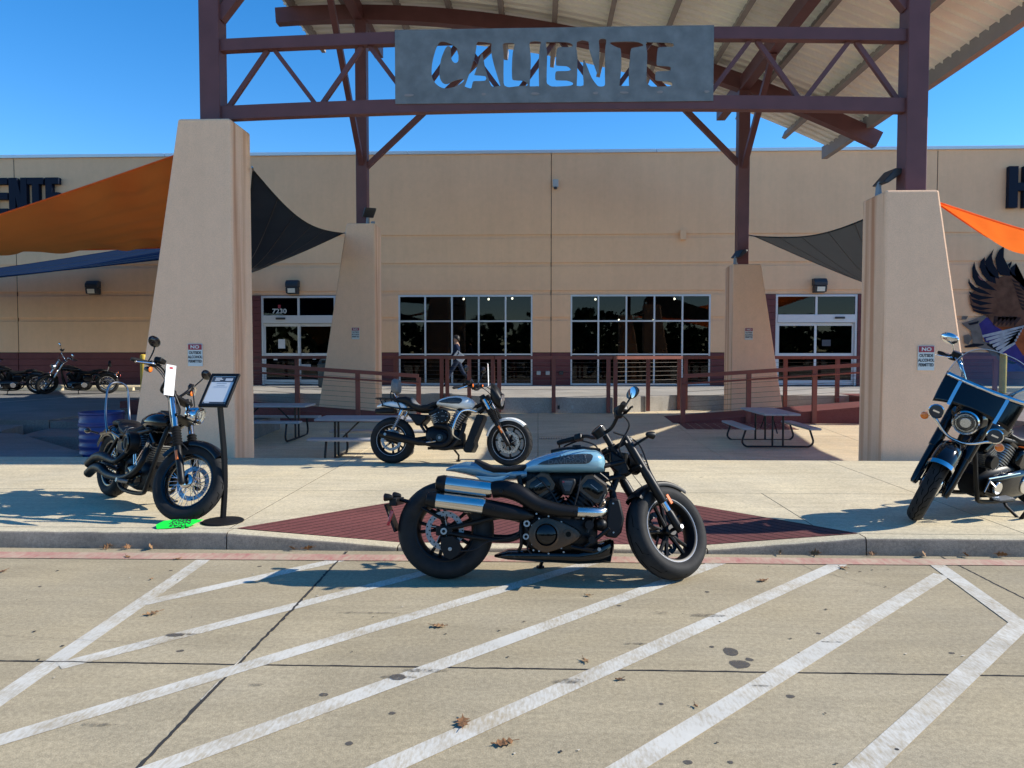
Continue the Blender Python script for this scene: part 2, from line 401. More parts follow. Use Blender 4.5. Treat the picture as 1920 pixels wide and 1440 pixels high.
def text_mesh(body, size, extrude=.0015, bold=0., align='CENTER', sx=1., space=1.):
    cu = bpy.data.curves.new('t', 'FONT'); cu.body = body; cu.size = size; cu.extrude = extrude; cu.offset = bold*size
    cu.align_x = align; cu.align_y = 'CENTER'; cu.space_character = space; cu.resolution_u = 3
    ob = bpy.data.objects.new('t', cu); col.objects.link(ob)
    dg = bpy.context.evaluated_depsgraph_get(); me = bpy.data.meshes.new_from_object(ob.evaluated_get(dg))
    bpy.data.objects.remove(ob); bpy.data.curves.remove(cu)
    for v in me.vertices: v.co.x *= sx
    return me
def text_obj(name, body, size, mt, parent, M, bold=0., sx=1., extrude=.0015, align='CENTER', space=1.):
    me = text_mesh(body, size, extrude, bold, align, sx, space); me.name = name; me.materials.clear(); me.materials.append(MATS[mt])
    o = bpy.data.objects.new(name, me); col.objects.link(o); o.parent = parent; o.matrix_local = M; return o
FACE_CAM = Matrix.Rotation(R(90), 4, 'X')       # text in the xz plane, read from -y
def smooth_path(pts, n=6, closed=False):
    """Catmull-Rom through the points"""
    P = [Vector(p) for p in pts]; out = []; k = len(P)
    for i in range(k if closed else k-1):
        if closed: a, b, c, d = P[i-1], P[i], P[(i+1) % k], P[(i+2) % k]
        else: a, b, c, d = P[max(i-1, 0)], P[i], P[i+1], P[min(i+2, k-1)]
        for j in range(n):
            t = j/n; out.append(.5*((2*b)+(c-a)*t+(2*a-5*b+4*c-d)*t*t+(3*b-a-3*c+d)*t**3))
    if not closed: out.append(P[-1])
    return out
# ---------------------------------------------------------------- ground, lot, kerb, pavement
def sheet(name, poly, z, mt, kind='structure', parent=None, label=None):
    """flat polygon; z is a number or a function of (x, y)"""
    g = G(); zz = z if callable(z) else (lambda x, y: z)
    g.add([(x, y, zz(x, y)) for x, y in poly], [tuple(range(len(poly)))])
    o = g.build(name, mt, parent, smooth=0)
    if kind and not parent: o['kind'] = kind
    return o
def slab(name, poly, z, th, mt, parent, bevel=.006):
    zz = z if callable(z) else (lambda x, y: z)
    n = len(poly); g = G()
    g.add([(x, y, zz(x, y)-th) for x, y in poly]+[(x, y, zz(x, y)) for x, y in poly],
          [tuple(reversed(range(n))), tuple(range(n, 2*n))]+[(i, (i+1) % n, (i+1) % n+n, i+n) for i in range(n)])
    return g.build(name, mt, parent, smooth=0, bevel=bevel)
def inset(poly, d):
    """move each edge of a convex polygon inwards by d"""
    n = len(poly); cx = sum(p[0] for p in poly)/n; cy = sum(p[1] for p in poly)/n; lines = []
    for i in range(n):
        a, b = Vector(poly[i]), Vector(poly[(i+1) % n]); t = (b-a).normalized(); nr = Vector((-t.y, t.x))
        if nr.dot(Vector((cx, cy))-a) < 0: nr = -nr
        lines.append((a+nr*d, t))
    out = []
    for i in range(n):
        p, t = lines[i-1]; q, u = lines[i]; den = t.x*u.y-t.y*u.x
        if abs(den) < 1e-6: out.append(tuple(q)); continue
        k = ((q.x-p.x)*u.y-(q.y-p.y)*u.x)/den; out.append(tuple(p+t*k))
    return out
sheet('ground', [(-400, -400), (400, -400), (400, 400), (-400, 400)], -.75, 'asphalt')
lot = sheet('parking_lot', [(-70, -90), (70, -90), (70, 5.8), (-70, 5.8)], -.006, 'lot_concrete')
sheet('joint_sealant', [(-24.2, -12.5), (21.1, -12.5), (21.1, 5.7), (-24.2, 5.7)], -.0015, 'asphalt', parent=lot)
xs = [-1.48+4.53*k for k in range(-5, 6)]; ys = [-12.6, -7.2, -1.8, 3.58, 5.715]
for j in range(4):
    for i in range(len(xs)-1):
        slab('concrete_slab', inset([(xs[i], ys[j]), (xs[i+1], ys[j]), (xs[i+1], ys[j+1]), (xs[i], ys[j+1])], .006), 0, .006, 'lot_concrete', lot, bevel=0)
# painted parking stripes and fire lane
def stripe(a, b, w=.105, e0=0, e1=0, zs=[.0012]):
    zs[0] += .0003
    a = Vector(a); b = Vector(b); t = (b-a).normalized(); nr = Vector((-t.y, t.x))*w/2
    a = a-t*e0; b = b+t*e1; g = G(); n = 14
    vs = []; rr = random.Random(int(a.x*1000))
    for i in range(n+1):
        p = a+(b-a)*i/n; j = rr.uniform(-.003, .003); vs += [(*(p+nr*(1+j)), zs[0]), (*(p-nr*(1-j)), zs[0])]
    g.add(vs, [(2*i, 2*i+1, 2*i+3, 2*i+2) for i in range(n)])
    return g.build('stripe', 'stripe_paint', lot, smooth=0)
sl = [((-2.49, 5.46), (-2.39, 3.19), 0, 2.6), ((-2.41, 4.47), (-1.45, 5.48), .02, 0), ((-2.35, 3.53), (-.45, 5.5), 0, 0),
      ((-2.36, 2.6), (.45, 5.5), 0, 0), ((-1.37, 2.69), (1.35, 5.5), 1.3, 0), ((-.53, 2.72), (2.21, 5.48), 2.0, 0),
      ((.36, 2.75), (2.80, 5.22), 2.0, 0), ((1.24, 2.78), (2.71, 4.25), 2.0, .02), ((2.91, 5.56), (2.725, 4.22), 0, .03)]
for a, b, e0, e1 in sl: stripe(a, b, e0=e0, e1=e1)
g = G(); n = 60
vs = []; rr = random.Random(3)
for i in range(n+1):
    x = -14+28*i/n; vs += [(x, 5.435+.026*x*.3+rr.uniform(-.006, .006), .005), (x, 5.60+.02*x*.3+rr.uniform(-.006, .006), .005)]
g.add(vs, [(2*i, 2*i+2, 2*i+3, 2*i+1) for i in range(n)])
g.build('fire_lane_line', 'fire_lane_paint', lot, smooth=0)
text_obj('fire_lane_lettering', 'FIRE', .085, 'stripe_paint', lot, Matrix.Translation((-.55, 5.50, .0075)) @ Matrix.Diagonal((1.5, 1, 1, 1)), bold=.01, extrude=.0005)
# oil drips and dirt on the lot
def blob(cx, cy, rx, ry, name='oil_stain', mt='oil', parent=None, z=.004, seed=0, n=16):
    rr = random.Random(seed); g = G(); k = [rr.uniform(.65, 1.2) for _ in range(n)]
    k = [(k[i-1]+k[i]+k[(i+1) % n])/3 for i in range(n)]
    g.add([(cx+rx*k[i]*math.cos(2*math.pi*i/n), cy+ry*k[i]*math.sin(2*math.pi*i/n), z) for i in range(n)], [tuple(range(n))])
    return g.build(name, mt, parent or lot, smooth=0)
def gpx(px, py, z=0.):
    """ground point under a position of the photograph (used once, to lay things out)"""
    f = Vector((-math.sin(YAW)*math.cos(PITCH), math.cos(YAW)*math.cos(PITCH), -math.sin(PITCH))); r = Vector((math.cos(YAW), math.sin(YAW), 0)); u = r.cross(f)
    d = f*1400+r*(px-960)-u*(py-720); t = (z-1.535)/d.z; return d.x*t, d.y*t
for i, (px, py, rx, ry) in enumerate([(1370, 1222, .045, .05), (1387, 1246, .065, .045), (1405, 1237, .022, .02), (1335, 1213, .018, .012), (608, 1303, .026, .017),
        (338, 1221, .022, .013), (1482, 1306, .022, .016), (1165, 1275, .03, .012), (1785, 1225, .02, .012), (1535, 1188, .016, .012), (1326, 1110, .02, .012),
        (1161, 1136, .02, .012), (487, 1062, .02, .012), (320, 1070, .018, .012), (75, 1100, .014, .01), (330, 1192, .06, .02), (745, 1271, .05, .03),
        (1500, 1315-90, .014, .01), (1240, 1320, .012, .01), (735, 1338, .02, .012), (1290, 1430, .02, .013), (1370, 1430, .014, .01), (655, 1394, .018, .014)]):
    x, y = gpx(px, py); blob(x, y, rx*.85, ry*1.2, seed=i, z=.0018 if i not in (15, 16) else .0056)

def crack(pts, w0, w1, seed, mt='tread_dark', z=.0022, step=.03):
    rr = random.Random(seed); g = G(); pts = [Vector(p) for p in pts]; L = sum((pts[i+1]-pts[i]).length for i in range(len(pts)-1)); n = max(4, int(L/step)); vs = []
    def at(s):
        for i in range(len(pts)-1):
            l = (pts[i+1]-pts[i]).length
            if s <= l: return pts[i]+(pts[i+1]-pts[i])*s/l, (pts[i+1]-pts[i])/l
            s -= l
        return pts[-1], (pts[-1]-pts[-2]).normalized()
    for i in range(n+1):
        p, t = at(L*i/n); nr = Vector((-t.y, t.x)); a = rr.uniform(w0, w1)/2; b = rr.uniform(w0, w1)/2; j = rr.uniform(-1, 1)*w0*.5
        vs += [(*(p+nr*(a+j)), z), (*(p-nr*(b-j)), z)]
    g.add(vs, [(2*i, 2*i+1, 2*i+3, 2*i+2) for i in range(n)]); return g.build('crack', mt, lot, smooth=0)
mat('tread_dark', (.03, .028, .026), .9); 
crack([(-1.48, 2.2), (-1.48, 3.5), (-1.47, 4.4), (-1.485, 5.68)], .008, .022, 1); crack([(-1.492, 3.2), (-1.488, 3.75)], .0, .009, 2, 'white_speck', .003)
crack([(-24, 3.58), (21, 3.58)], .007, .014, 3, step=.05); crack([(3.05, 2.0), (3.05, 5.7)], .007, .013, 4)
crack([(-3.6, 3.98), (-2.2, 3.83), (-1.75, 3.80)], .002, .006, 5, 'tyre_smudge', .0052); crack([(1.9, 5.52), (1.95, 5.3), (2.3, 4.9)], .001, .004, 6)
for i, (px, py, rx, ry) in enumerate(((745, 1271, .10, .018), (1065, 1279, .09, .03), (800, 1259, .12, .02), (1190, 1208, .07, .012), (1560, 1205, .06, .012), (1430, 1288, .06, .012), (345, 1190, .1, .012), (185, 1360, .08, .012), (690, 1150, .2, .012), (1330, 1155, .12, .03), (1240, 1150, .05, .02), (480, 1285, .04, .01))):
    x, y = gpx(px, py); blob(x, y, rx, ry, 'tyre_mark', 'tyre_smudge', seed=70+i, z=.0052, n=22)
for i in range(70):
    rr = random.Random(500+i); x = rr.uniform(-3.5, 3.6); y = rr.uniform(2.3, 5.4); blob(x, y, rr.uniform(.004, .011), rr.uniform(.004, .010), 'grit', 'tread_dark' if i % 3 else 'white_speck', seed=i, z=.0046, n=7)
g = G(); g.add([(x, y, .1285) for x, y in ((-60, 5.87), (-2.42, 5.87), (-.8, 7.55), (.82, 7.55), (2.5, 5.87), (60, 5.87), (60, 9.9), (-60, 9.9))], [(0, 1, 2, 7), (2, 3, 6, 7), (3, 4, 5, 6)])
walk = g.build('sidewalk', 'asphalt', None, smooth=0); walk['kind'] = 'structure'
W = 'walk_concrete'
row1 = [[(-30, 5.87), (-11.5, 5.87), (-11.5, 7.555), (-30, 7.555)], [(-11.5, 5.87), (-7, 5.87), (-7, 7.555), (-11.5, 7.555)], [(-7, 5.87), (-2.48, 5.87), (-2.48, 7.555), (-7, 7.555)],
        [(-2.48, 5.87), (-2.42, 5.87), (-.8, 7.555), (-2.48, 7.555)], [(.82, 7.555), (2.25, 6.12), (2.25, 7.555)],
        [(2.25, 6.12), (2.5, 5.87), (3.8, 5.87), (3.8, 7.555), (2.25, 7.555)], [(3.8, 5.87), (8.3, 5.87), (8.3, 7.555), (3.8, 7.555)], [(8.3, 5.87), (30, 5.87), (30, 7.555), (8.3, 7.555)]]
xr = [-30, -16, -11.5, -7, -2.48, 1.1, 3.8, 8.3, 12.8, 30]
row2 = [[(xr[i], 7.555), (xr[i+1], 7.555), (xr[i+1], 9.9), (xr[i], 9.9)] for i in range(len(xr)-1)]
for p in row1+row2: slab('concrete_slab', inset(p, .005), .13, .011, W, walk, bevel=0)
# kerb: a row of cast lengths, dropping at the ramp
kerb = G().span((-60, 5.74, -.3), (60, 5.86, -.03)).build('kerb', 'kerb_concrete', None, smooth=0); kerb['kind'] = 'structure'
def kerb_piece(x0, x1, z0, z1):
    g = G().m('kerb_concrete'); n = max(2, int((x1-x0)/.12)); rings = []; rr = random.Random(int(x0*37))
    for i in range(n+1):
        x = x0+(x1-x0)*i/n; z = z0+(z1-z0)*i/n; j = rr.uniform(-.004, .004)
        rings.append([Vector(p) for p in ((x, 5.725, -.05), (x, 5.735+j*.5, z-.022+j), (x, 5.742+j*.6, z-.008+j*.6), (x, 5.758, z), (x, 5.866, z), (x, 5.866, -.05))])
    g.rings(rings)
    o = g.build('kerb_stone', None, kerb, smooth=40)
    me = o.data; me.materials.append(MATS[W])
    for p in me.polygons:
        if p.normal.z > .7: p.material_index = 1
    return o
for a, b in ((-30, -16), (-15.99, -11.5), (-11.49, -7), (-6.99, -2.45)): kerb_piece(a, b, .13, .13)
kerb_piece(-2.44, -1.1, .13, .03); kerb_piece(-1.09, 1.3, .03, .03); kerb_piece(1.31, 2.5, .03, .13)
for a, b in ((2.51, 7), (7.01, 11.5), (11.51, 30)): kerb_piece(a, b, .13, .13)
# grooved maroon kerb ramp
gr = MATS['maroon_paving'].copy(); gr.name = 'maroon_grooved'; MATS['maroon_grooved'] = gr
nt = gr.node_tree; N = nt.nodes; Lk = nt.links; b = N['Principled BSDF']; src = b.inputs['Base Color'].links[0].from_socket
geo = N.new('ShaderNodeNewGeometry'); sep = N.new('ShaderNodeSeparateXYZ'); Lk.new(geo.outputs['Position'], sep.inputs[0])
def mth(op, a, bb=None):
    x = N.new('ShaderNodeMath'); x.operation = op
    for i, q in enumerate((a, bb)):
        if q is None: continue
        if isinstance(q, (int, float)): x.inputs[i].default_value = q
        else: Lk.new(q, x.inputs[i])
    return x.outputs[0]
u = mth('ADD', sep.outputs[1], mth('MULTIPLY', mth('ABSOLUTE', sep.outputs[0]), 1.06))
fr = mth('FRACT', mth('DIVIDE', u, .098)); line = mth('LESS_THAN', mth('ABSOLUTE', mth('SUBTRACT', fr, .5)), .085)
mx = N.new('ShaderNodeMix'); mx.data_type = 'RGBA'; mx.blend_type = 'MULTIPLY'; mx.inputs[7].default_value = (.32, .30, .30, 1)
Lk.new(line, mx.inputs[0]); Lk.new(src, mx.inputs[6]); Lk.new(mx.outputs[2], b.inputs['Base Color'])
bp = N.new('ShaderNodeBump'); bp.inputs['Distance'].default_value = .012; bp.inputs['Strength'].default_value = .8; bp.invert = True
Lk.new(line, bp.inputs['Height']); Lk.new(bp.outputs[0], b.inputs['Normal'])
g = G(); g.add([(-2.42, 5.868, .134), (-1.1, 5.868, .032), (1.3, 5.868, .032), (2.5, 5.868, .134), (.82, 7.55, .134), (-.8, 7.55, .134)], [(0, 1, 5), (1, 2, 4, 5), (2, 3, 4)])
g.build('kerb_ramp', 'maroon_grooved', None, smooth=0)['kind'] = 'structure'

# sunken plaza, steps on the left, driveways
def pz(x, y): return -.2 if y < 13.5 else min(0., -.2+(y-13.5)*.04)
plaza = sheet('plaza', [(-9.6, 9.9), (9.6, 9.9), (9.6, 21.5), (-9.6, 21.5)], -.35, 'asphalt')
yy = [9.9, 11.7, 13.5, 15.2, 16.9, 18.5, 21.4]; xx = [-9.6, -6.2, -3.1, .0, 3.1, 6.2, 9.6]
for j in range(len(yy)-1):
    for i in range(len(xx)-1):
        slab('concrete_slab', inset([(xx[i], yy[j]), (xx[i+1], yy[j]), (xx[i+1], yy[j+1]), (xx[i], yy[j+1])], .004), pz, .1, 'plaza_concrete', plaza, bevel=.004)
g = G().span((-6.2, 9.9, -.4), (6.9, 10.25, -.04)); g.build('plaza_step', 'wall_concrete', None, smooth=0)['kind'] = 'structure'
G().span((-60, 9.72, -.5), (60, 9.89, .035)).build('sidewalk_edge_wall', 'wall_concrete', None, smooth=0)['kind'] = 'structure'
# drain grate
dr = G(); dr.m('black_matte').span((.02, 14.72, -.16), (.62, 14.92, -.149))
for i in range(12): dr.m('steel').span((.03+i*.05, 14.73, -.149), (.055+i*.05, 14.91, -.143))
tag(dr.build('drain_grate', None, None, smooth=0), 'dark slotted drain grate set into the plaza floor behind the white motorcycle', 'drain')
tr = slab('terrace', [(-60, 9.905), (-6.35, 9.905), (-6.35, 10.25), (-9.2, 12.85), (-60, 12.85)], .13, .3, 'driveway_concrete', None); tr['kind'] = 'structure'
st = G().span((-7.75, 11.6, -.3), (-5.62, 12.9, -.07)).build('step', 'driveway_concrete', None, smooth=0, bevel=.01); st['kind'] = 'structure'
st = slab('step', [(-9.25, 12.86), (-5.6, 12.86), (-5.6, 14.3), (-9.6, 14.3)], .07, .5, 'driveway_concrete', None, bevel=.01); st['kind'] = 'structure'
dz = lambda x, y: .22+(y-12.86)*.008
dw = slab('driveway', [(-60, 14.0), (-9.62, 14.32), (-9.62, 24.6), (-60, 24.6)], dz, .5, 'driveway_concrete', None, bevel=.01); dw['kind'] = 'structure'
sp = slab('driveway', [(-60, 12.86), (-9.5, 12.86), (-9.9, 13.99), (-60, 13.99)], .165, .5, 'driveway_concrete', None, bevel=.01); sp['kind'] = 'structure'
slab('driveway', [(-9.6, 14.32), (-5.6, 14.32), (-5.6, 16.0), (-9.6, 16.0)], .2, .6, 'driveway_concrete', None, bevel=.01)['kind'] = 'structure'
slab('driveway', [(6.95, 9.905), (60, 9.905), (60, 24.6), (9.65, 24.6), (9.65, 14), (6.95, 14)], lambda x, y: .13+(y-9.9)*.011, .5, 'driveway_concrete', None, bevel=.01)['kind'] = 'structure'
for x0, x1 in ((-60, -11.02), (12.22, 60)):
    slab('store_walkway', [(x0, 24.62), (x1, 24.62), (x1, 26.45), (x0, 26.45)], .43, .5, 'walk_concrete', None, bevel=.015)['kind'] = 'structure'
for px, py in ((330, 738), (150, 744), (60, 752)):
    pass
for k in range(5):      # faint parking lines on the driveway
    x = -26+k*2.9; g = G(); g.add([(x, 17.5, dz(x, 17.5)+.005), (x+.1, 17.5, dz(x, 17.5)+.005), (x+1.9, 24.3, dz(x, 24.3)+.005), (x+1.8, 24.3, dz(x, 24.3)+.005)], [(0, 1, 2, 3)])
    g.build('stripe', 'stripe_paint', dw, smooth=0)
# porch with a jutting landing
PF = [(-11, 20.9), (-2.6, 20.9), (-1.1, 19.25), (1.9, 19.25), (3.9, 20.45), (12.2, 20.45)]
g = G(); poly = PF+[(12.2, 26.48), (-11, 26.48)]
n = len(poly); g.add([(x, y, -.4) for x, y in poly]+[(x, y, .41) for x, y in poly], [tuple(range(n, 2*n))]+[(i, (i+1) % n, (i+1) % n+n, i+n) for i in range(n)])
porch = g.build('porch', 'wall_concrete', None, smooth=0, bevel=.012); porch['kind'] = 'structure'
G().span((.50, 19.235, .10), (.56, 19.25, .2)).build('outlet_box', 'door_black', porch, smooth=0, bevel=.006)
G().span((.86, 19.235, .12), (.91, 19.25, .2)).build('outlet_box', 'box_grey', porch, smooth=0, bevel=.006)
# maroon access ramps
def ramp(xlow, xhigh, y0, y1, xl):
    g = G().m('maroon_paving'); s = 1 if xhigh > xlow else -1
    g.add([(xlow, y0, pz(0, y0)+.01), (xhigh, y0, .42), (xhigh, y0, -.5), (xlow, y0, -.5), (xlow, y1, pz(0, y1)+.01), (xhigh, y1, .42), (xhigh, y1, -.5), (xlow, y1, -.5)],
          [(0, 1, 2, 3), (4, 7, 6, 5), (0, 4, 5, 1), (0, 3, 7, 4), (1, 5, 6, 2)])
    o = g.build('access_ramp', None, None, smooth=0); o['kind'] = 'structure'
    e = G().span((xhigh, y0, -.5), (xhigh+s*1.6, 21.2, .418)).build('ramp_landing', 'maroon_paving', None, smooth=0); e['kind'] = 'structure'
ramp(-2.7, -8.2, 17.15, 18.4, -2.9); ramp(3.1, 8.4, 17.15, 18.4, 3.3)
# red grid paving at the foot of the right ramp
g = G()
for i in range(12):
    for j in range(5): g.m('maroon_paving').span((3.2+i*.2, 16.15+j*.2, pz(0, 16.6)-.03), (3.385+i*.2, 16.335+j*.2, pz(0, 16.15+j*.2)+.008))
g.build('tactile_paving', None, plaza, smooth=0)['kind'] = 'stuff'

# ---------------------------------------------------------------- railings
def railing(name, pts, top, bot, label, nc=7, spacing=1.35, out=.05, second=None, corner_pairs=True):
    """pts: list of (x, y) along the edge; top, bot: functions of (x, y) giving rail height and foot height"""
    root = empty(name, (pts[0][0], pts[0][1], bot(*pts[0]))); tag(root, label, 'railing', 'maroon cable railings along the porch')
    off = Vector(root.location); T = Matrix.Translation(-off)
    def bl(gg, nm, mt): return gg.build(nm, mt, root, smooth=30, M=T)
    V = lambda p, z: Vector((p[0], p[1], z))
    rp = [V(p, top(*p)) for p in pts]
    for i in range(len(rp)-1):
        bl(G().bar(rp[i]+Vector((0, 0, 0)), rp[i+1], .10, .085), 'top_rail', 'rail_paint')
    posts = []
    for i in range(len(pts)-1):
        a = Vector(pts[i]); b = Vector(pts[i+1]); L = (b-a).length; k = max(1, round(L/spacing)); t = (b-a)/L
        for j in range(k+1):
            p = a+(b-a)*j/k
            if corner_pairs and len(pts) > 2 and ((j == 0 and i > 0) or (j == k and i < len(pts)-2)): p = p+t*(.1 if j == 0 else -.1)
            posts.append(p)
    for p in posts: bl(G().span((p.x-.05, p.y-.035, bot(p.x, p.y)), (p.x+.05, p.y+.035, top(p.x, p.y)-.03)), 'post', 'rail_paint')
    for c in range(nc):
        g = G()
        for i in range(len(pts)-1):
            a, b = pts[i], pts[i+1]; h = .13+c*.115
            g.tube([V(a, top(*a)-h), V(b, top(*b)-h)], .0036, 5)
        bl(g, 'cable', 'cable_steel')
    if second:
        for i in range(len(pts)-1):
            bl(G().tube([V(pts[i], top(*pts[i])-second)+Vector((0, -.07, 0)), V(pts[i+1], top(*pts[i+1])-second)+Vector((0, -.07, 0))], .022, 10), 'handrail', 'rail_paint')
    return root
off_pf = [(x, y-.07) for x, y in PF]
railing('porch_railing', off_pf, lambda x, y: 1.43, lambda x, y: max(.02, pz(x, y)+.02), 'long maroon cable railing along the edge of the raised porch')
railing('ramp_railing', [(-2.75, 17.1), (-8.4, 17.1)], lambda x, y: 1.02+(-2.75-x)*.0663, lambda x, y: pz(x, y)+.01, 'sloping maroon ramp railing on the left in front of the doors', spacing=1.5, second=.17)
railing('ramp_railing', [(3.3, 17.1), (9.2, 17.1)], lambda x, y: 1.02+(x-3.3)*.0663, lambda x, y: pz(x, y)+.01, 'sloping maroon ramp railing on the right behind the lone picnic table', spacing=1.45, second=.17)

# ---------------------------------------------------------------- store building
WY = 26.5
bld = empty('store_building', (0, WY, .41)); tag(bld, 'long tan stucco store building with maroon base and dark storefront windows', 'building')
TB = Matrix.Translation((0, -WY, -.41))
def bpart(g, name, mt=None, smooth=0, bevel=0, parent=None, M=TB): return g.build(name, mt, parent or bld, smooth=smooth, bevel=bevel, M=M)
def wall(x0, x1, z0, z1, y=WY, th=.35, mt='stucco', name='wall_panel', bevel=.012): return bpart(G().span((x0, y, z0), (x1, y+th, z1)), name, mt, bevel=bevel)
VJ = [-40, -18.85, .455, 13.75, 40]
DOORS = [(-9.92, -7.22), (8.30, 11.12)]; WINS = [(-4.97, -.2), (1.145, 6.05)]
op = sorted([(a-.38, b+.38) for a, b in DOORS]+WINS)
bands = [(3.755, 4.615), (4.735, 5.6), (5.72, 8.55)]; rec = [(3.62, 3.755), (4.615, 4.735), (5.6, 5.72)]
for i in range(4):
    x0, x1 = VJ[i]+.012, VJ[i+1]-.012
    for z0, z1 in bands: wall(x0, x1, z0+.003, z1-.003)
    for z0, z1 in rec: wall(x0, x1, z0, z1, WY+.03, .3, name='reveal', bevel=0)
bpart(G().span((-40, WY+.06, .1), (-11, WY+.3, 8.5)), 'wall_core', 'dark_interior'); bpart(G().span((12, WY+.06, .1), (40, WY+.3, 8.5)), 'wall_core', 'dark_interior')
edges = [-40]+[e for o_ in op for e in o_]+[40]; segs = [(edges[i], edges[i+1]) for i in range(0, len(edges), 2)]
for a, b in segs:
    cuts = [a]+[v for v in VJ if a < v < b]+[b]
    for i in range(len(cuts)-1):
        x0, x1 = cuts[i]+(.012 if i else 0), cuts[i+1]-(.012 if i < len(cuts)-2 else 0)
        wall(x0, x1, 1.575, 2.705); wall(x0, x1, 2.825, 3.617); wall(x0, x1, 2.705, 2.825, WY+.03, .3, name='reveal', bevel=0)
        k = 0; z = .42
        while z < 1.55:
            z1 = min(z+.232, 1.572); bpart(G().span((x0, WY-.035, z), (x1, WY+.2, z1-.012)), 'siding_course', 'maroon_siding', bevel=.012); z += .232
        bpart(G().span((x0, WY-.01, .3), (x1, WY+.25, 1.57)), 'siding_backing', 'maroon_siding')
for a, b in DOORS:
    for x0, x1 in ((a-.38, a-.005), (b+.005, b+.38)):
        z = .42
        while z < 3.58:
            z1 = min(z+.232, 3.618); bpart(G().span((x0, WY-.035, z), (x1, WY+.2, z1-.012)), 'siding_course', 'maroon_siding', bevel=.012); z += .232
        bpart(G().span((x0, WY-.01, .3), (x1, WY+.25, 3.6)), 'siding_backing', 'maroon_siding')
# vertical joints, coping and roof
for i, x in enumerate(VJ[1:-1]):
    g = G(); rr = random.Random(i); z = .42
    bpart(G().span((x-.014, WY+.012, 1.6), (x+.014, WY+.1, 8.5)), 'expansion_joint', 'mural_dark_brown')
for x0, x1 in ((-40, -31), (-31, -22), (-22, -13.3), (-13.3, -4.6), (-4.6, 4.1), (4.1, 12.8), (12.8, 21.5), (21.5, 40)):
    bpart(G().span((x0+.006, WY-.06, 8.545), (x1-.006, WY+.5, 8.66)), 'coping', 'coping_metal', bevel=.01)
bpart(G().span((-40, WY+.3, 8.2), (40, WY+14, 8.5)), 'roof', 'asphalt'); bpart(G().span((-40, WY+13.7, -.3), (40, WY+14, 8.2)), 'wall_back', 'stucco')
bpart(G().span((-40.3, WY, -.3), (-40.01, WY+14, 8.55)), 'wall_side', 'stucco'); bpart(G().span((40.01, WY, -.3), (40.3, WY+14, 8.55)), 'wall_side', 'stucco')
# dark shop interior
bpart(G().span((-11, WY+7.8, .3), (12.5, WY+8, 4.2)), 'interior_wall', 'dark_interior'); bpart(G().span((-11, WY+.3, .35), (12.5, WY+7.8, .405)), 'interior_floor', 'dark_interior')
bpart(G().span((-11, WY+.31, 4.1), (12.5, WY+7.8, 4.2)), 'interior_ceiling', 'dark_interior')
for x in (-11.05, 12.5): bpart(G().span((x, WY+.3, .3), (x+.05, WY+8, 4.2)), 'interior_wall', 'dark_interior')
for x, y, z in ((-1.9, 2.2, 3.62), (-2.9, 2.6, 3.66), (-1.0, 2.4, 3.66), (2.2, 2.4, 3.62), (5.2, 2.3, 3.62), (3.4, 5.2, 2.95), (4.7, 4.2, 2.9)):
    L_ = bpart(G().m('lamp_glow').disc((x, WY+y, z), .035, (0, -.6, -.8), 12, .05), 'spot_lamp', None, smooth=30)
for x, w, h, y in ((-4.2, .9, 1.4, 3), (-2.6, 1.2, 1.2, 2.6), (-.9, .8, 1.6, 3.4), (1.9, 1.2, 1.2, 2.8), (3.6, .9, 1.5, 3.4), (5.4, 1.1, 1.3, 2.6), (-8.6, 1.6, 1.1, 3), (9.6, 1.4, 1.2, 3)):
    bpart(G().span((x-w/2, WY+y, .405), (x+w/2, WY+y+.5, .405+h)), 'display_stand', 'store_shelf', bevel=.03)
# windows: five lights wide, three rows
def window(x0, x1):
    n = 5; rows = [.42, 1.51, 2.685, 3.612]; w = bpy.data.objects.new
    g = G()
    for k in range(4):
        z = rows[k]; t = .06 if k in (0, 3) else .052
        g.span((x0, WY+.005, z-(0 if k == 0 else t if k == 3 else t/2)), (x1, WY+.12, z+(t if k == 0 else 0 if k == 3 else t/2)))
    for k in range(n+1):
        x = x0+(x1-x0)*k/n; t = .055; c = x+(t/2 if k == 0 else -t/2 if k == n else 0); g.span((c-t/2, WY+.002, rows[0]+.001), (c+t/2, WY+.123, rows[3]-.001))
    fr = bpart(g, 'window', 'frame_alu')
    for k in range(n):
        for r in range(3):
            a = x0+(x1-x0)*k/n+.03; b = x0+(x1-x0)*(k+1)/n-.03
            G().span((a, WY+.06, rows[r]+.03), (b, WY+.066, rows[r+1]-.03)).build('pane', 'window_glass', fr, smooth=0)
    return fr
for a, b in WINS: window(a, b)
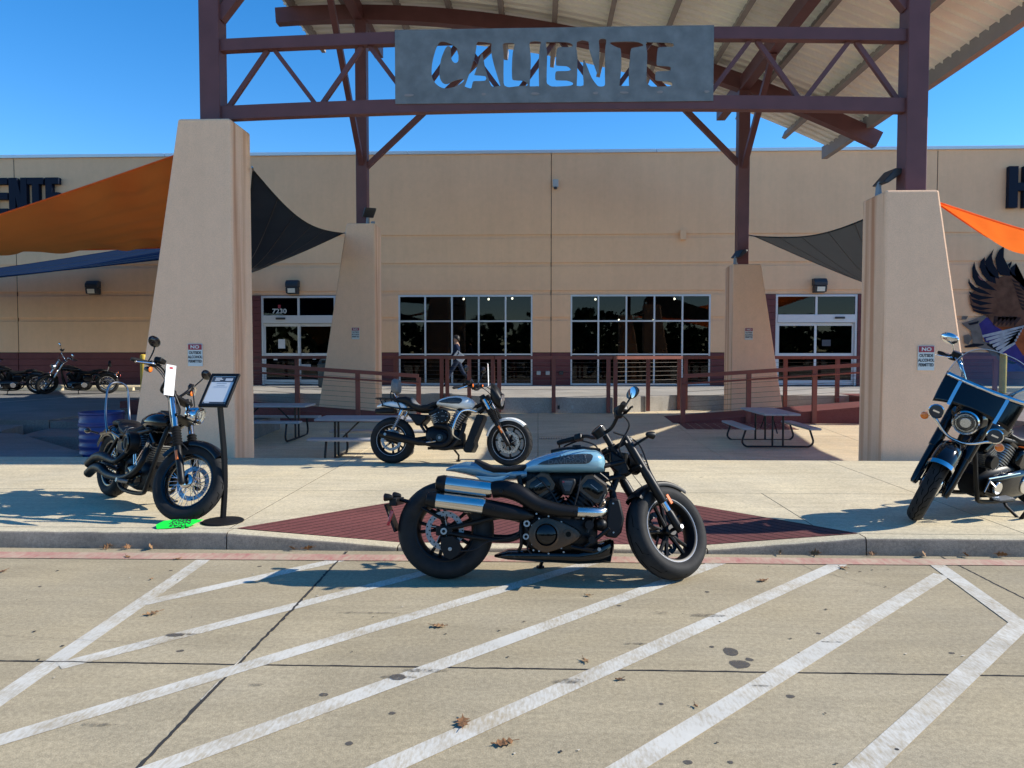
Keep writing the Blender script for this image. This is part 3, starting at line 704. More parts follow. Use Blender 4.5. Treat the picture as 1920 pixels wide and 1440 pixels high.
# sliding entrance doors
def doorway(x0, x1, number, sensor):
    xm = (x0+x1)/2; g = G(); zt = 3.6; zh = 2.62; zh2 = 2.9; t = .075
    g.span((x0, WY, .42), (x0+t, WY+.14, zt)); g.span((x1-t, WY, .42), (x1, WY+.14, zt)); g.span((x0+t, WY, zt-t), (x1-t, WY+.14, zt))
    g.span((x0+t, WY-.03, zh), (x1-t, WY+.14, zh2)); g.span((xm-t/2, WY+.002, zh2), (xm+t/2, WY+.135, zt-t))
    fr = bpart(g, 'door', 'frame_alu', bevel=.006)
    for a, b in ((x0+t, xm-t/2), (xm+t/2, x1-t)): G().span((a, WY+.05, zh2), (b, WY+.056, zt-t)).build('pane', 'window_glass', fr, smooth=0)
    for i, (a, b) in enumerate(((x0+t, xm+.02), (xm-.02, x1-t))):
        y = WY+.04+i*.045; lf = G(); z0 = .43; z1 = zh-.01; zm = 1.45
        for c in (a, b-.07): lf.span((c, y, z0), (c+.07, y+.035, z1))
        for z, h in ((z0, .17), (zm, .1), (z1-.1, .1)): lf.span((a+.07, y+.001, z), (b-.07, y+.034, z+h))
        leaf = lf.build('sliding_leaf', 'frame_alu', fr, smooth=0, bevel=.004)
        for z, zz in ((z0+.17, zm), (zm+.1, z1-.1)): G().span((a+.07, y+.015, z), (b-.07, y+.021, zz)).build('pane', 'window_glass', fr, smooth=0)
    G().m('bronze_fixture').span((sensor-.17, WY-.09, zh+.13), (sensor+.17, WY-.03, zh+.2)).build('motion_sensor', None, fr, smooth=0, bevel=.015)
    return fr
d1 = doorway(*DOORS[0], '7230', -9.2); d2 = doorway(*DOORS[1], None, 10.5)
text_obj('street_number', '7230', .23, 'sign_white', d1, Matrix.Translation((-9.27, WY+.045, 3.05)) @ FACE_CAM, bold=.02, sx=1.15, extrude=.002)
def paper(name, x0, x1, z0, z1, y, mt, par): return G().span((x0, y-.003, z0), (x1, y, z1)).build(name, mt, par, smooth=0)
paper('notice', -9.33, -9.08, 1.72, 2.05, WY+.05, 'paper_white', d1); paper('notice', -9.5, -9.36, 1.30, 1.38, WY+.035, 'paper_white', d1)
paper('notice', -8.1, -7.98, 1.32, 1.46, WY+.095, 'paper_grey', d1); paper('decal', -9.32, -9.22, 3.16, 3.28, WY+.045, 'sign_red', d1)
paper('notice', -8.5, -8.15, .95, 1.15, WY+.03, 'paper_grey', d1); paper('notice', 9.95, 10.25, 1.8, 2.02, WY+.09, 'paper_dark', d2)
# things on the wall
def wall_light(x, z, where):
    r = G(); r.m('bronze_fixture'); r.prism([(WY-.02, z+.24), (WY-.2, z+.24), (WY-.30, z+.12), (WY-.30, z-.02), (WY-.02, z-.02)], x-.23, x+.23, 'yz')
    o = r.build('wall_light', None, None, smooth=0, bevel=.03); tag(o, 'dark boxy wall light '+where, 'wall light', 'boxy lights on the store wall')
    h = G(); h.m('bronze_fixture').prism([(WY-.02, z-.025), (WY-.31, z-.025), (WY-.27, z-.23), (WY-.02, z-.25)], x-.21, x+.21, 'yz'); h.build('housing', None, o, smooth=0, bevel=.02)
    l = G(); l.m('lens_glass').prism([(WY-.302, z-.06), (WY-.314, z-.06), (WY-.282, z-.215), (WY-.272, z-.215)], x-.13, x+.13, 'yz'); l.build('lens', None, o, smooth=0)
wall_light(-15.95, 3.9, 'left of the big orange sail pillar above the parked bikes'); wall_light(-8.72, 3.9, 'above the left doors by the street number'); wall_light(9.75, 3.9, 'above the right doors under the grey sail')
c = G(); c.m('box_grey').span((.5, WY-.1, 7.36), (.7, WY+.03, 7.62)); c.m('bronze_fixture').disc((.6, WY-.07, 7.33), .06, (0, 0, 1), 14, .08)
tag(c.build('wall_camera', None, None, smooth=30, bevel=.012), 'small pale camera box high on the wall beside the vertical joint', 'camera')
for x, mt, lb in ((.02, 'box_grey', 'grey square electrical box on the maroon base, leftmost of three'), (.34, 'box_grey', 'grey square electrical box on the maroon base, middle of three'), (.82, 'bronze_fixture', 'black round-cornered outlet cover on the maroon base right of two grey boxes')):
    q = G().m(mt).span((x-.07, WY-.1, .78), (x+.07, WY-.02, .92)); tag(q.build('electrical_box', None, None, smooth=0, bevel=.012), lb, 'electrical box', 'boxes on the maroon base')
jb = G().m('stucco').span((4.95, WY-.12, 5.5), (5.15, WY+.03, 5.85)); tag(jb.build('junction_box', None, None, smooth=0, bevel=.015), 'small tan junction box on the wall behind the right rear post', 'box')
# raised block letters
LT = {'E': [(0,0),(1,0),(1,.17),(.5,.17),(.5,.42),(1,.42),(1,.6),(.5,.6),(.5,.83),(1,.83),(1,1),(0,1)],
      'N': [(0,0),(.36,0),(.36,.5),(.55,0),(1,0),(1,1),(.66,1),(.66,.52),(.45,1),(0,1)],
      'T': [(.3,0),(.72,0),(.72,.82),(1,.82),(1,1),(0,1),(0,.82),(.3,.82)], 'I': [(.1,0),(.9,0),(.9,1),(.1,1)],
      'L': [(0,0),(1,0),(1,.18),(.48,.18),(.48,1),(0,1)], 'C': [(.15,0),(.85,0),(1,.12),(1,.36),(.58,.36),(.58,.18),(.42,.18),(.42,.82),(.58,.82),(.58,.64),(1,.64),(1,.88),(.85,1),(.15,1),(0,.88),(0,.12)],
      'A': [(0,0),(.34,0),(.4,.22),(.6,.22),(.66,0),(1,0),(.72,1),(.28,1)], 'H': [(0,0),(.38,0),(.38,.41),(.62,.41),(.62,0),(1,0),(1,1),(.62,1),(.62,.6),(.38,.6),(.38,1),(0,1)]}
def wall_letters(name, items, z0, h, label):
    root = empty(name, (items[0][1], WY, z0)); tag(root, label, 'sign letters')
    for ch, x0, x1 in items:
        G().prism([(x0+(x1-x0)*p[0], z0+h*p[1]) for p in LT[ch]], WY-.2, WY-.03, 'xz').build('letter', 'letter_navy', root, smooth=0, M=Matrix.Translation(-Vector(root.location)))
wall_letters('store_lettering', [('C', -22.75, -22.05), ('A', -21.95, -21.2), ('L', -21.12, -20.55), ('I', -20.47, -20.2), ('E', -19.63-.33, -18.97-.0), ('N', -18.92, -18.27), ('T', -18.25, -17.66), ('E', -17.58, -17.1)], 6.5, 1.31,
    'navy block letters ending in ENTE high on the left wall')
wall_letters('store_lettering', [('H', 16.05, 16.85)], 6.52, 1.4, 'single navy block letter H high on the right wall')
# ---------------------------------------------------------------- pillars, canopy, truss, cut-out sign
def pillar(name, side, xi, ztop, xo_top, y0, th, zb, label):
    """one vertical inner side at xi, outer side battered"""
    s = side; sl = .163; xo_bot = xo_top+s*sl*(ztop-zb); c = Vector(((xi+xo_top)/2, y0+th/2, zb))
    g = G().m('pillar_stucco'); prof = [(xi, zb), (xo_bot, zb), (xo_top, ztop), (xi, ztop)]
    g.prism(prof, y0, y0+th, 'xz')
    o = g.build(name, None, None, smooth=0, bevel=.03); o.data.transform(Matrix.Translation(-c)); o.location = c
    o.data.materials.append(MATS['rust_streaked_stucco'])
    for p in o.data.polygons:
        if p.normal.x*s < -.9: p.material_index = 1
    return tag(o, label, 'pillar', 'tapered stucco pillars of the entrance canopy')
pFL = pillar('stucco_pillar', -1, -4.17, 4.72, -4.89, 10.1, .72, -.25, 'tall tan tapered pillar nearest the camera on the left, rust streaked')
pFR = pillar('stucco_pillar', 1, 4.58, 3.69, 5.27, 10.1, .72, -.25, 'tan tapered pillar nearest the camera on the right, behind the windshield bike')
pRL = pillar('stucco_pillar', -1, -4.07, 4.78, -4.78, 18.6, .75, -.3, 'tan tapered pillar farther back on the left beside the number 7230 doors')
pRR = pillar('stucco_pillar', 1, 4.77, 3.73, 5.46, 18.6, .75, -.3, 'tan tapered pillar farther back on the right beside the lone picnic table')
can = empty('entrance_canopy', (.3, 14.7, -.25)); tag(can, 'maroon steel entrance canopy with curved ribbed metal roof on four posts', 'canopy')
TC = Matrix.Translation(-Vector(can.location))
def cpart(g, name, mt=None, smooth=0, bevel=0, parent=None): return g.build(name, mt, parent or can, smooth=smooth, bevel=bevel, M=TC if parent is None else None)
XL, XR, YF, YR = -4.55, 5.08, 10.47, 18.97
def zt(x): return 10.24-(x+5.0)**2/55.1
for x, y, zb in ((XL, YF, 4.7), (XR, YF, 3.67), (XL+.1, YR, 4.76), (XR, YR, 3.71)):
    cpart(G().span((x-.14, y-.14, zb), (x+.14, y+.14, zt(x)-.36)), 'post', 'steel_maroon', bevel=.012)
    cpart(G().span((x-.2, y-.2, zb), (x+.2, y+.2, zb+.035)), 'base_plate', 'steel_maroon', bevel=.006)
NA = 26
def arch(y, w, zoff, h, x0=-6.6, x1=8.45):
    rr = []
    for i in range(NA+1):
        x = x0+(x1-x0)*i/NA; z = zt(x)+zoff; sl = -2*(x+5.0)/55.1; nx, nz = -sl/math.hypot(1, sl), 1/math.hypot(1, sl)
        rr.append([Vector(p) for p in ((x-nx*h, y-w/2, z-nz*h), (x-nx*h, y+w/2, z-nz*h), (x, y+w/2, z), (x, y-w/2, z))])
    return G().rings(rr)
for y in (YF, YR): cpart(arch(y, .26, 0, .37), 'arch_beam', 'steel_maroon', smooth=20)
for x in (XL+.05, XR): cpart(G().bar((x, 9.95, zt(x)-.2), (x, 21.3, zt(x)-.2), .24, .34), 'girder', 'steel_maroon', bevel=.01)
k = 0; x = -6.2
while x < 8.2:
    cpart(G().bar((x, 9.85, zt(x)+.105), (x, 21.75, zt(x)+.105), .11, .2, (2*(x+5.0)/55.1, 0, 1)), 'purlin', 'purlin_grey'); x += 1.32
cpart(G().bar((8.12, 9.85, zt(8.12)+.11), (8.12, 21.75, zt(8.12)+.11), .16, .34), 'eave_channel', 'purlin_grey')
y = 9.9; wid = .305
while y < 21.35:
    rr = []
    for i in range(NA+1):
        xx_ = -6.45+(8.2+6.45)*i/NA; z = zt(xx_)+.215
        rr.append([Vector(p) for p in ((xx_, y, z-.06), (xx_, y+.022, z-.06), (xx_, y+.03, z), (xx_, y+wid-.004, z), (xx_, y+wid-.004, z+.03), (xx_, y+.03, z+.03), (xx_, y, z+.03))])
    cpart(G().rings(rr), 'roof_panel', 'roof_panel', smooth=20); y += wid
def brace(a, b, w=.13): cpart(G().bar(a, b, w, w), 'knee_brace', 'steel_maroon', bevel=.006)
XLr = XL+.1
brace((XLr+.1, YR, 6.25), (-.75, YR, zt(-.75)-.36)); brace((XR-.1, YR, 6.25), (2.35, YR, zt(2.35)-.36))
brace((XLr, YR-.1, 6.3), (XLr, 15.4, zt(XL)-.36)); brace((XR, YR-.1, 6.15), (XR, 16.6, zt(XR)-.36))
brace((XL+.1, YF, 6.2), (-1.6, YF, zt(-1.6)-.36), .15); brace((XR-.1, YF, 6.2), (2.9, YF, zt(2.9)-.36), .15)
# front truss, slightly cambered
def ch(x): t = (x-.28)/4.7; return .085*(1-t*t)
for z in (4.885, 5.80):
    rr = []
    for i in range(17):
        x = XL+.14+(XR-XL-.28)*i/16; zz_ = z+ch(x)
        rr.append([Vector(p) for p in ((x, YF-.09, zz_-(.095 if z < 5 else .07)), (x, YF+.04, zz_-(.095 if z < 5 else .07)), (x, YF+.04, zz_+.09), (x, YF-.09, zz_+.09))])
    cpart(G().rings(rr), 'truss_chord', 'steel_maroon', smooth=15)
nx = 14; xa = XL+.16; dx = (XR-XL-.32)/nx
for i in range(nx):
    a, b_ = xa+dx*i+.05, xa+dx*(i+1)-.05; lo, hi = 4.975, 5.735
    z0, z1 = (lo, hi) if i % 2 == 0 else (hi, lo)
    cpart(G().bar((a, YF, z0+ch(a)), (b_, YF, z1+ch(b_)), .06, .06), 'truss_web', 'steel_maroon')
# CALIENTE plate with letters cut through
z1s = lambda pts, s, ox: [(ox+x/s, 50+y/s) for x, y in pts]
LETTERS = [z1s(p, 6.4, 740) for p in (
 [(560,250),(640,262),(720,300),(765,350),(770,440),(765,480),(740,500),(710,490),(685,450),(678,350),(680,320),(650,300),(620,320),(590,380),(560,460),(545,560),(540,640),(555,700),(590,740),(640,745),(700,715),(810,685),(835,695),(825,720),(780,750),(720,780),(640,798),(580,795),(520,765),(470,710),(447,640),(447,560),(460,470),(490,360),(520,290)],
 [(1000,250),(1150,265),(1165,280),(1160,340),(1175,440),(1210,570),(1265,745),(1260,765),(1180,775),(1150,740),(1130,680),(1090,560),(1060,400),(1045,400),(1030,430),(970,610),(970,640),(1090,650),(1090,705),(970,710),(940,725),(925,790),(900,795),(845,775),(850,755),(900,620),(960,440),(985,310)],
 [(1300,285),(1330,265),(1420,265),(1440,285),(1420,370),(1410,500),(1410,660),(1430,695),(1520,700),(1570,715),(1595,740),(1585,762),(1500,765),(1380,780),(1340,770),(1310,730),(1310,500),(1312,380)],
 [(1625,250),(1745,245),(1748,280),(1735,370),(1728,550),(1732,750),(1720,765),(1640,768),(1622,755),(1630,600),(1635,450),(1625,330)])]
LETTERS += [z1s(p, 6.0, 1020) for p in (
 [(20,245),(60,235),(240,235),(300,250),(320,268),(300,285),(240,290),(170,290),(145,310),(135,380),(133,470),(150,490),(250,495),(290,520),(293,540),(250,550),(150,552),(128,570),(125,620),(140,650),(250,652),(310,670),(325,688),(300,708),(200,718),(90,720),(50,700),(30,670),(32,500),(35,350)],
 [(365,230),(490,225),(500,300),(540,430),(595,580),(610,540),(615,400),(615,280),(608,215),(640,195),(690,205),(685,260),(678,350),(678,600),(680,690),(660,715),(610,715),(580,690),(530,620),(480,500),(445,430),(435,470),(435,600),(440,705),(375,712),(365,700),(370,600),(372,400)],
 [(730,240),(800,228),(1000,225),(1070,240),(1105,265),(1060,280),(990,292),(965,310),(955,400),(942,550),(945,690),(940,708),(850,708),(840,695),(852,600),(860,450),(852,310),(830,295),(770,270)],
 [(1130,240),(1180,232),(1400,238),(1435,255),(1430,275),(1390,280),(1280,285),(1260,310),(1252,400),(1250,470),(1270,488),(1390,495),(1405,520),(1390,540),(1260,548),(1238,570),(1238,630),(1260,650),(1400,660),(1425,690),(1400,708),(1210,715),(1170,700),(1140,660),(1142,500),(1145,350)])]
PXO, PXS = 741., (2.37+1.97)/592.
def plate_xy(p): return (-1.97+(p[0]-PXO)*PXS, 5.975-(p[1]-(68-(p[0]-741)/592*11))*.00735)
cu = bpy.data.curves.new('plate', 'CURVE'); cu.dimensions = '2D'; cu.fill_mode = 'BOTH'; cu.extrude = .006
def spline(pts):
    sp_ = cu.splines.new('POLY'); sp_.points.add(len(pts)-1); sp_.use_cyclic_u = True
    for i, p in enumerate(pts): sp_.points[i].co = (p[0], p[1], 0, 1)
spline([(-1.97, 4.975), (2.37, 4.965), (2.37, 5.975), (-1.97, 5.975)])
for l in LETTERS: spline([plate_xy(p) for p in [tuple(q) for q in smooth_path([(x, y, 0) for x, y in l], 2, True)]])
po = bpy.data.objects.new('p', cu); col.objects.link(po); dg = bpy.context.evaluated_depsgraph_get()
me = bpy.data.meshes.new_from_object(po.evaluated_get(dg)); bpy.data.objects.remove(po)
me.transform(Matrix.Rotation(R(90), 4, 'X')); me.name = 'name_plate'; me.materials.clear(); me.materials.append(MATS['sign_plate'])
pl = bpy.data.objects.new('name_plate', me); col.objects.link(pl); pl.location = (0, YF-.10, -.005)
tag(pl, 'blue-grey steel plate with CALIENTE cut through it, fixed to the truss', 'sign')
for k, (x, w) in enumerate(((-1.78, .1), (-.75, .05), (-.05, .08), (.78, .06), (1.17, .09), (1.65, .06), (2.28, .05))):
    blob(0, 0, w/2*1.4, .02, 'weld_scar', 'purlin_grey', pl, seed=k).matrix_local = Matrix.Translation((x, -.0085, 5.09)) @ Matrix.Rotation(R(90), 4, 'X')
# flood lamps on the pillar tops
def flood(x, y, z, az, label):
    root = empty('flood_lamp', (x, y, z)); tag(root, label, 'flood lamp', 'flood lamps on the pillar tops')
    M = Matrix.Rotation(az, 4, 'Z')
    G().m('grey_fixture').tube([(0, 0, 0), (0, 0, .14), (.02, 0, .2)], [.045, .035, .025], 10).build('bracket', None, root, M=M)
    G().m('bronze_fixture').prism([(-.02, .17), (.05, .16), (.26, .30), (.30, .36), (.16, .37)], -.14, .14, 'xz').build('housing', None, root, smooth=0, bevel=.015, M=M)
    G().m('grey_fixture').box((.12, .1, .03), (.1, .08, .06)).build('junction_box', None, root, smooth=0, bevel=.01, M=M)
flood(4.68, 10.55, 3.69, R(8), 'black flood lamp on top of the right front pillar'); flood(-4.28, 18.75, 4.78, R(-60), 'black flood lamp on top of the left rear pillar')
flood(4.85, 18.7, 3.73, R(30), 'small grey flood lamp on top of the right rear pillar')
# NO OUTSIDE ALCOHOL PERMITTED signs
def alcohol_sign(x, y, z, k, label):
    w, h = .205*k, .308*k
    o = G().m('sign_white').box((0, 0, 0), (w, .008, h)).build('warning_sign', None, None, smooth=0, bevel=.006); o.location = (x, y, z)
    tag(o, label, 'sign', 'no outside alcohol signs on the pillars')
    G().box((0, -.006, h*.36), (w*.92, .003, h*.245)).build('red_header', 'sign_red', o, smooth=0)
    text_obj('lettering', 'NO', .062*k, 'sign_white', o, Matrix.Translation((0, -.009, h*.355)) @ FACE_CAM, bold=.03, sx=1.25, extrude=.001)
    for s, zz_ in (('OUTSIDE', .1), ('ALCOHOL', -.09), ('PERMITTED', -.28)):
        text_obj('lettering', s, .052*k, 'sign_ink', o, Matrix.Translation((0, -.0055, h*zz_)) @ FACE_CAM, bold=.035, sx=.80 if len(s) < 9 else .70, extrude=.001)
alcohol_sign(-4.70, 10.09, 1.515, 1, 'red and white no alcohol sign on the left front pillar'); alcohol_sign(5.14, 10.09, 1.475, 1.06, 'red and white no alcohol sign on the right front pillar')
alcohol_sign(-4.57, 18.59, 2.04, .95, 'small red and white no alcohol sign on the left rear pillar'); alcohol_sign(5.18, 18.59, 2.02, .95, 'small red and white no alcohol sign on the right rear pillar')

# ---------------------------------------------------------------- shade sails
def sail(name, corners, mt, label, n=22, pull=.10, sag=.35, ripple=.02, cat='shade sail'):
    """three or four corners; edges pulled inwards, middle sagging, ripples along the edges"""
    c = [Vector(p) for p in corners]; ctr = sum(c, Vector())/len(c)
    if len(c) == 3: c = [c[0], c[1], c[2], c[2].lerp(c[0], .02)+Vector((0, .02, 0))]
    def edge(a, b, t):
        p = a.lerp(b, t); k = 4*t*(1-t)*pull; return p.lerp(ctr, k*1.1)-Vector((0, 0, sag*.35*4*t*(1-t)))
    g = G(); vs = []
    for i in range(n+1):
        u = i/n
        for j in range(n+1):
            v = j/n
            # Coons patch
            e0 = edge(c[0], c[1], u); e1 = edge(c[3], c[2], u); f0 = edge(c[0], c[3], v); f1 = edge(c[1], c[2], v)
            p = e0*(1-v)+e1*v+f0*(1-u)+f1*u-(c[0]*(1-u)*(1-v)+c[1]*u*(1-v)+c[3]*(1-u)*v+c[2]*u*v)
            q_ = min(v, 1-v); e = q_*40*math.exp(-13*q_); p.z += ripple*e*math.sin(u*46+2*math.sin(u*9))+ripple*.3*min(u, 1-u)*40*math.exp(-13*min(u, 1-u))*math.sin(v*40)
            p.z -= sag*.5*16*u*(1-u)*v*(1-v)*.4
            vs.append(p)
    fs = [(i*(n+1)+j, (i+1)*(n+1)+j, (i+1)*(n+1)+j+1, i*(n+1)+j+1) for i in range(n) for j in range(n)]
    g.add(vs, fs); o = g.build(name, mt, None, smooth=60); o.data.transform(Matrix.Translation(-ctr)); o.location = ctr
    tag(o, label, cat, 'shade sails tied to the pillars')
    for (a, b) in (((0, 1), (1, 1)), ) if False else ():
        pass
    hem = G(); V = lambda i, j: vs[i*(n+1)+j]
    loop = [V(i, 0) for i in range(n+1)]+[V(n, j) for j in range(1, n+1)]+[V(i, n) for i in range(n-1, -1, -1)]+[V(0, j) for j in range(n-1, 0, -1)]
    hem.tube(loop, .014, 6, closed=True); hm = hem.build('hem', mt, o); hm.data.transform(Matrix.Translation(-ctr))
    if 'orange' not in mt:
        for k in (n//5, 2*n//5, 3*n//5, 4*n//5):
            sm = G().tube([V(k, j) for j in range(n+1)], .009, 5).build('seam', 'door_black', o); sm.data.transform(Matrix.Translation(-ctr))
    for q_ in [Vector(p) for p in corners]:
        d_ = (q_-ctr).normalized(); ti = G().m('dark_chrome').tube([q_-d_*.05-ctr, q_+d_*.22-ctr], .014, 8).build('turnbuckle', None, o)
    return o
sail('shade_sail', [(-4.98, 10.45, 4.36), (-12.8, 10.2, 2.05), (-13.4, 15.0, 3.75), (-6.3, 14.0, 3.55)], 'sail_orange', 'large rust orange shade sail tied to the left front pillar', sag=.22, pull=.06, ripple=.055, n=72)
sail('shade_sail', [(-6.0, 13.2, 3.3), (-12.2, 26.1, 5.62), (-25.0, 26.0, 3.9)], 'sail_blue', 'dark blue shade sail below the orange one on the left', sag=.3, pull=.06, ripple=0)
sail('shade_sail', [(-4.15, 10.85, 4.2), (-4.9, 18.7, 4.55), (-10.8, 26.2, 4.3)], 'sail_black', 'black shade sail stretched between the two left pillars', sag=.45, pull=.10, ripple=.003)
sail('shade_sail', [(5.33, 18.7, 4.42), (5.2, 10.85, 3.7), (9.9, 20.2, 2.95)], 'sail_black', 'grey black shade sail stretched between the two right pillars', sag=.35, pull=.14, ripple=.003)
sail('shade_sail', [(5.36, 10.4, 3.60), (9.8, 10.8, 2.9), (15.3, 26.1, 5.5)], 'sail_orange', 'bright orange shade sail tied to the right front pillar', sag=.5, pull=.2, ripple=.014, n=44)
for a, b in (((5.2, 10.42, 3.62), (5.4, 10.4, 3.6)), ):
    pass

# ---------------------------------------------------------------- eagle mural on the right wall
mural = empty('eagle_mural', (15.5, WY, 1.0)); tag(mural, 'painted mural of a brown eagle wing bursting through stone on the right wall', 'mural')
def mp_(p): px = 1780+p[0]/5.54; py = 440+p[1]/5.54; return (11.115+(px-1605)*.01874, .435+(722-py)*.01863)
def paint(name, pts, mt, layer):
    y = WY-.04-.004*layer; g = G(); g.prism([mp_(p) for p in pts], y, y-.002, 'xz')
    g.build(name, mt, mural, smooth=0, M=Matrix.Translation(-Vector(mural.location)))
paint('painted_sky', [(240,930),(330,860),(700,900),(1900,900),(1900,1420),(520,1420),(480,1250),(330,1130)], 'mural_purple', 0)
paint('painted_flame', [(430,960),(640,930),(900,1050),(1700,1000),(1700,1350),(900,1330),(700,1250),(560,1040)], 'mural_orange', 1)
paint('painted_stone', [(80,920),(160,900),(300,840),(330,860),(250,930),(280,1010),(300,1110),(420,1140),(500,1260),(560,1330),(440,1300),(330,1190),(200,1160),(170,1000),(100,945)], 'mural_stone', 2)
paint('painted_stone', [(80,850),(140,850),(125,885),(75,885)], 'mural_stone', 2); paint('painted_stone', [(100,1050),(150,1035),(190,1080),(150,1140),(110,1130)], 'mural_stone', 2)
paint('painted_crack', [(140,925),(250,900),(240,925),(160,945)], 'mural_black', 3); paint('painted_crack', [(110,1160),(200,1130),(310,1135),(300,1150),(210,1170),(120,1175)], 'mural_black', 3)
paint('painted_crack', [(330,1130),(420,1135),(460,1200),(530,1290),(640,1330),(600,1345),(500,1310),(420,1200),(340,1150)], 'mural_black', 3)
paint('painted_wing', [(250,540),(330,480),(560,420),(640,470),(720,560),(1100,640),(1500,820),(1600,960),(900,990),(560,960),(420,960),(330,850),(190,800),(160,720),(145,640)], 'mural_brown', 4)
for f_ in ([(480,130),(430,180),(395,260),(415,370),(450,430),(540,440),(575,430),(520,330),(480,250)], [(378,165),(330,235),(295,290),(305,360),(350,440),(440,470),(430,400),(380,320),(362,240)],
           [(290,245),(250,290),(240,350),(270,420),(330,490),(410,520),(400,450),(330,380),(295,320)], [(187,290),(168,360),(172,450),(215,530),(300,570),(420,590),(330,520),(250,450),(205,370)],
           [(138,462),(132,510),(165,570),(240,610),(370,635),(300,590),(200,550),(150,500)], [(138,595),(165,650),(240,685),(400,660),(280,645),(190,620)], [(160,670),(190,710),(260,740),(380,720),(280,700)],
           [(150,725),(185,765),(260,790),(380,770),(270,760),(200,745)], [(180,780),(230,815),(300,830),(410,820),(310,805)], [(560,290),(520,325),(540,360),(560,320)], [(605,310),(550,360),(545,420),(590,430),(640,470),(720,560),(775,640),(740,640),(660,560),(590,400)]):
    paint('painted_feather', f_, 'mural_black', 5)
for k in range(8):
    x, y = 560+k*14, 470+k*40; paint('painted_feather', [(x, y), (x+70, y+30), (x+95, y+50), (x+20, y+34)], 'mural_dark_brown', 6)
for k in range(6):
    x, y = 400+k*38, 880+6*(k % 2); paint('painted_feather', [(x, y-30), (x+80, y-20), (x-10+k*4, y+70)], 'mural_dark_brown', 6)
for k in range(6):
    a = k/6; paint('painted_tail_feather', [(700-20*k, 945+26*k), (690-14*k, 985+30*k), (290+36*k, 1070+34*k), (285+34*k, 1045+34*k)], 'mural_white', 7)
paint('painted_wing_edge', [(225, 430), (275, 480), (325, 500), (260, 480), (235, 455)], 'mural_pink', 6)
# ---------------------------------------------------------------- motorcycle kit (bike space: x forward, y left, z up, rear axle above x = 0)
def tyre_profile(Rr, w, rim):
    h = Rr-rim
    return [(rim-.004, -w*.34), (rim+h*.12, -w*.42), (rim+h*.38, -w*.495), (rim+h*.58, -w*.485), (rim+h*.78, -w*.40), (rim+h*.92, -w*.24), (Rr, -.012), (Rr, .012),
            (rim+h*.92, w*.24), (rim+h*.78, w*.40), (rim+h*.58, w*.485), (rim+h*.38, w*.495), (rim+h*.12, w*.42), (rim-.004, w*.34)]
def groove_tread(Rr, w, rim, n, c):
    """dark cut lines on the crown and shoulders as thin raised-edge-free strips"""
    g = G().m('tread_groove'); h = Rr-rim; prof = tyre_profile(Rr, w, rim)
    def P(a, t):        # t in -1..1 across the tread
        y = t*w*.42; pts = [(p[1], p[0]) for p in prof[3:11]]
        r = pts[-1][1]
        for i in range(len(pts)-1):
            if pts[i][0] <= y <= pts[i+1][0]:
                k = (y-pts[i][0])/(pts[i+1][0]-pts[i][0]); r = pts[i][1]+(pts[i+1][1]-pts[i][1])*k; break
        else: r = pts[0][1] if y < pts[0][0] else pts[-1][1]
        r += .0012; return Vector((r*math.cos(a), y, r*math.sin(a)))+Vector(c)
    def strip(pts, wd):
        vs = []
        for i, (a, t) in enumerate(pts):
            q = pts[min(i+1, len(pts)-1)]; p = pts[max(i-1, 0)]
            da, dt = (q[0]-p[0])*Rr, (q[1]-p[1])*w*.42; L = math.hypot(da, dt) or 1; na, nt_ = -dt/L*wd/2/Rr, da/L*wd/2/(w*.42)
            vs += [P(a+na, t+nt_), P(a-na, t-nt_)]
        g.add(vs, [(2*i, 2*i+1, 2*i+3, 2*i+2) for i in range(len(pts)-1)])
    for k in range(n):
        a0 = 2*math.pi*k/n; d = 2*math.pi/n
        strip([(a0, .10), (a0+d*.30, .22), (a0+d*.45, .22), (a0+d*.75, .05), (a0+d, .10)], .006)
        strip([(a0, -.35), (a0+d*.25, -.5), (a0+d*.45, -.5), (a0+d*.6, -.95)], .005); strip([(a0+d*.5, .4), (a0+d*.75, .55), (a0+d*.9, .55), (a0+d*1.05, .95)], .005)
    return g
mat('tread_groove', (.002, .002, .002), .9, spec=.05)
mat('rotor_hole', (.02, .02, .02), .9)
mat('dark_disc', (.06, .06, .062), .45, metal=.9)
mat('rim_line', (.6, .6, .6), .3, metal=.6)
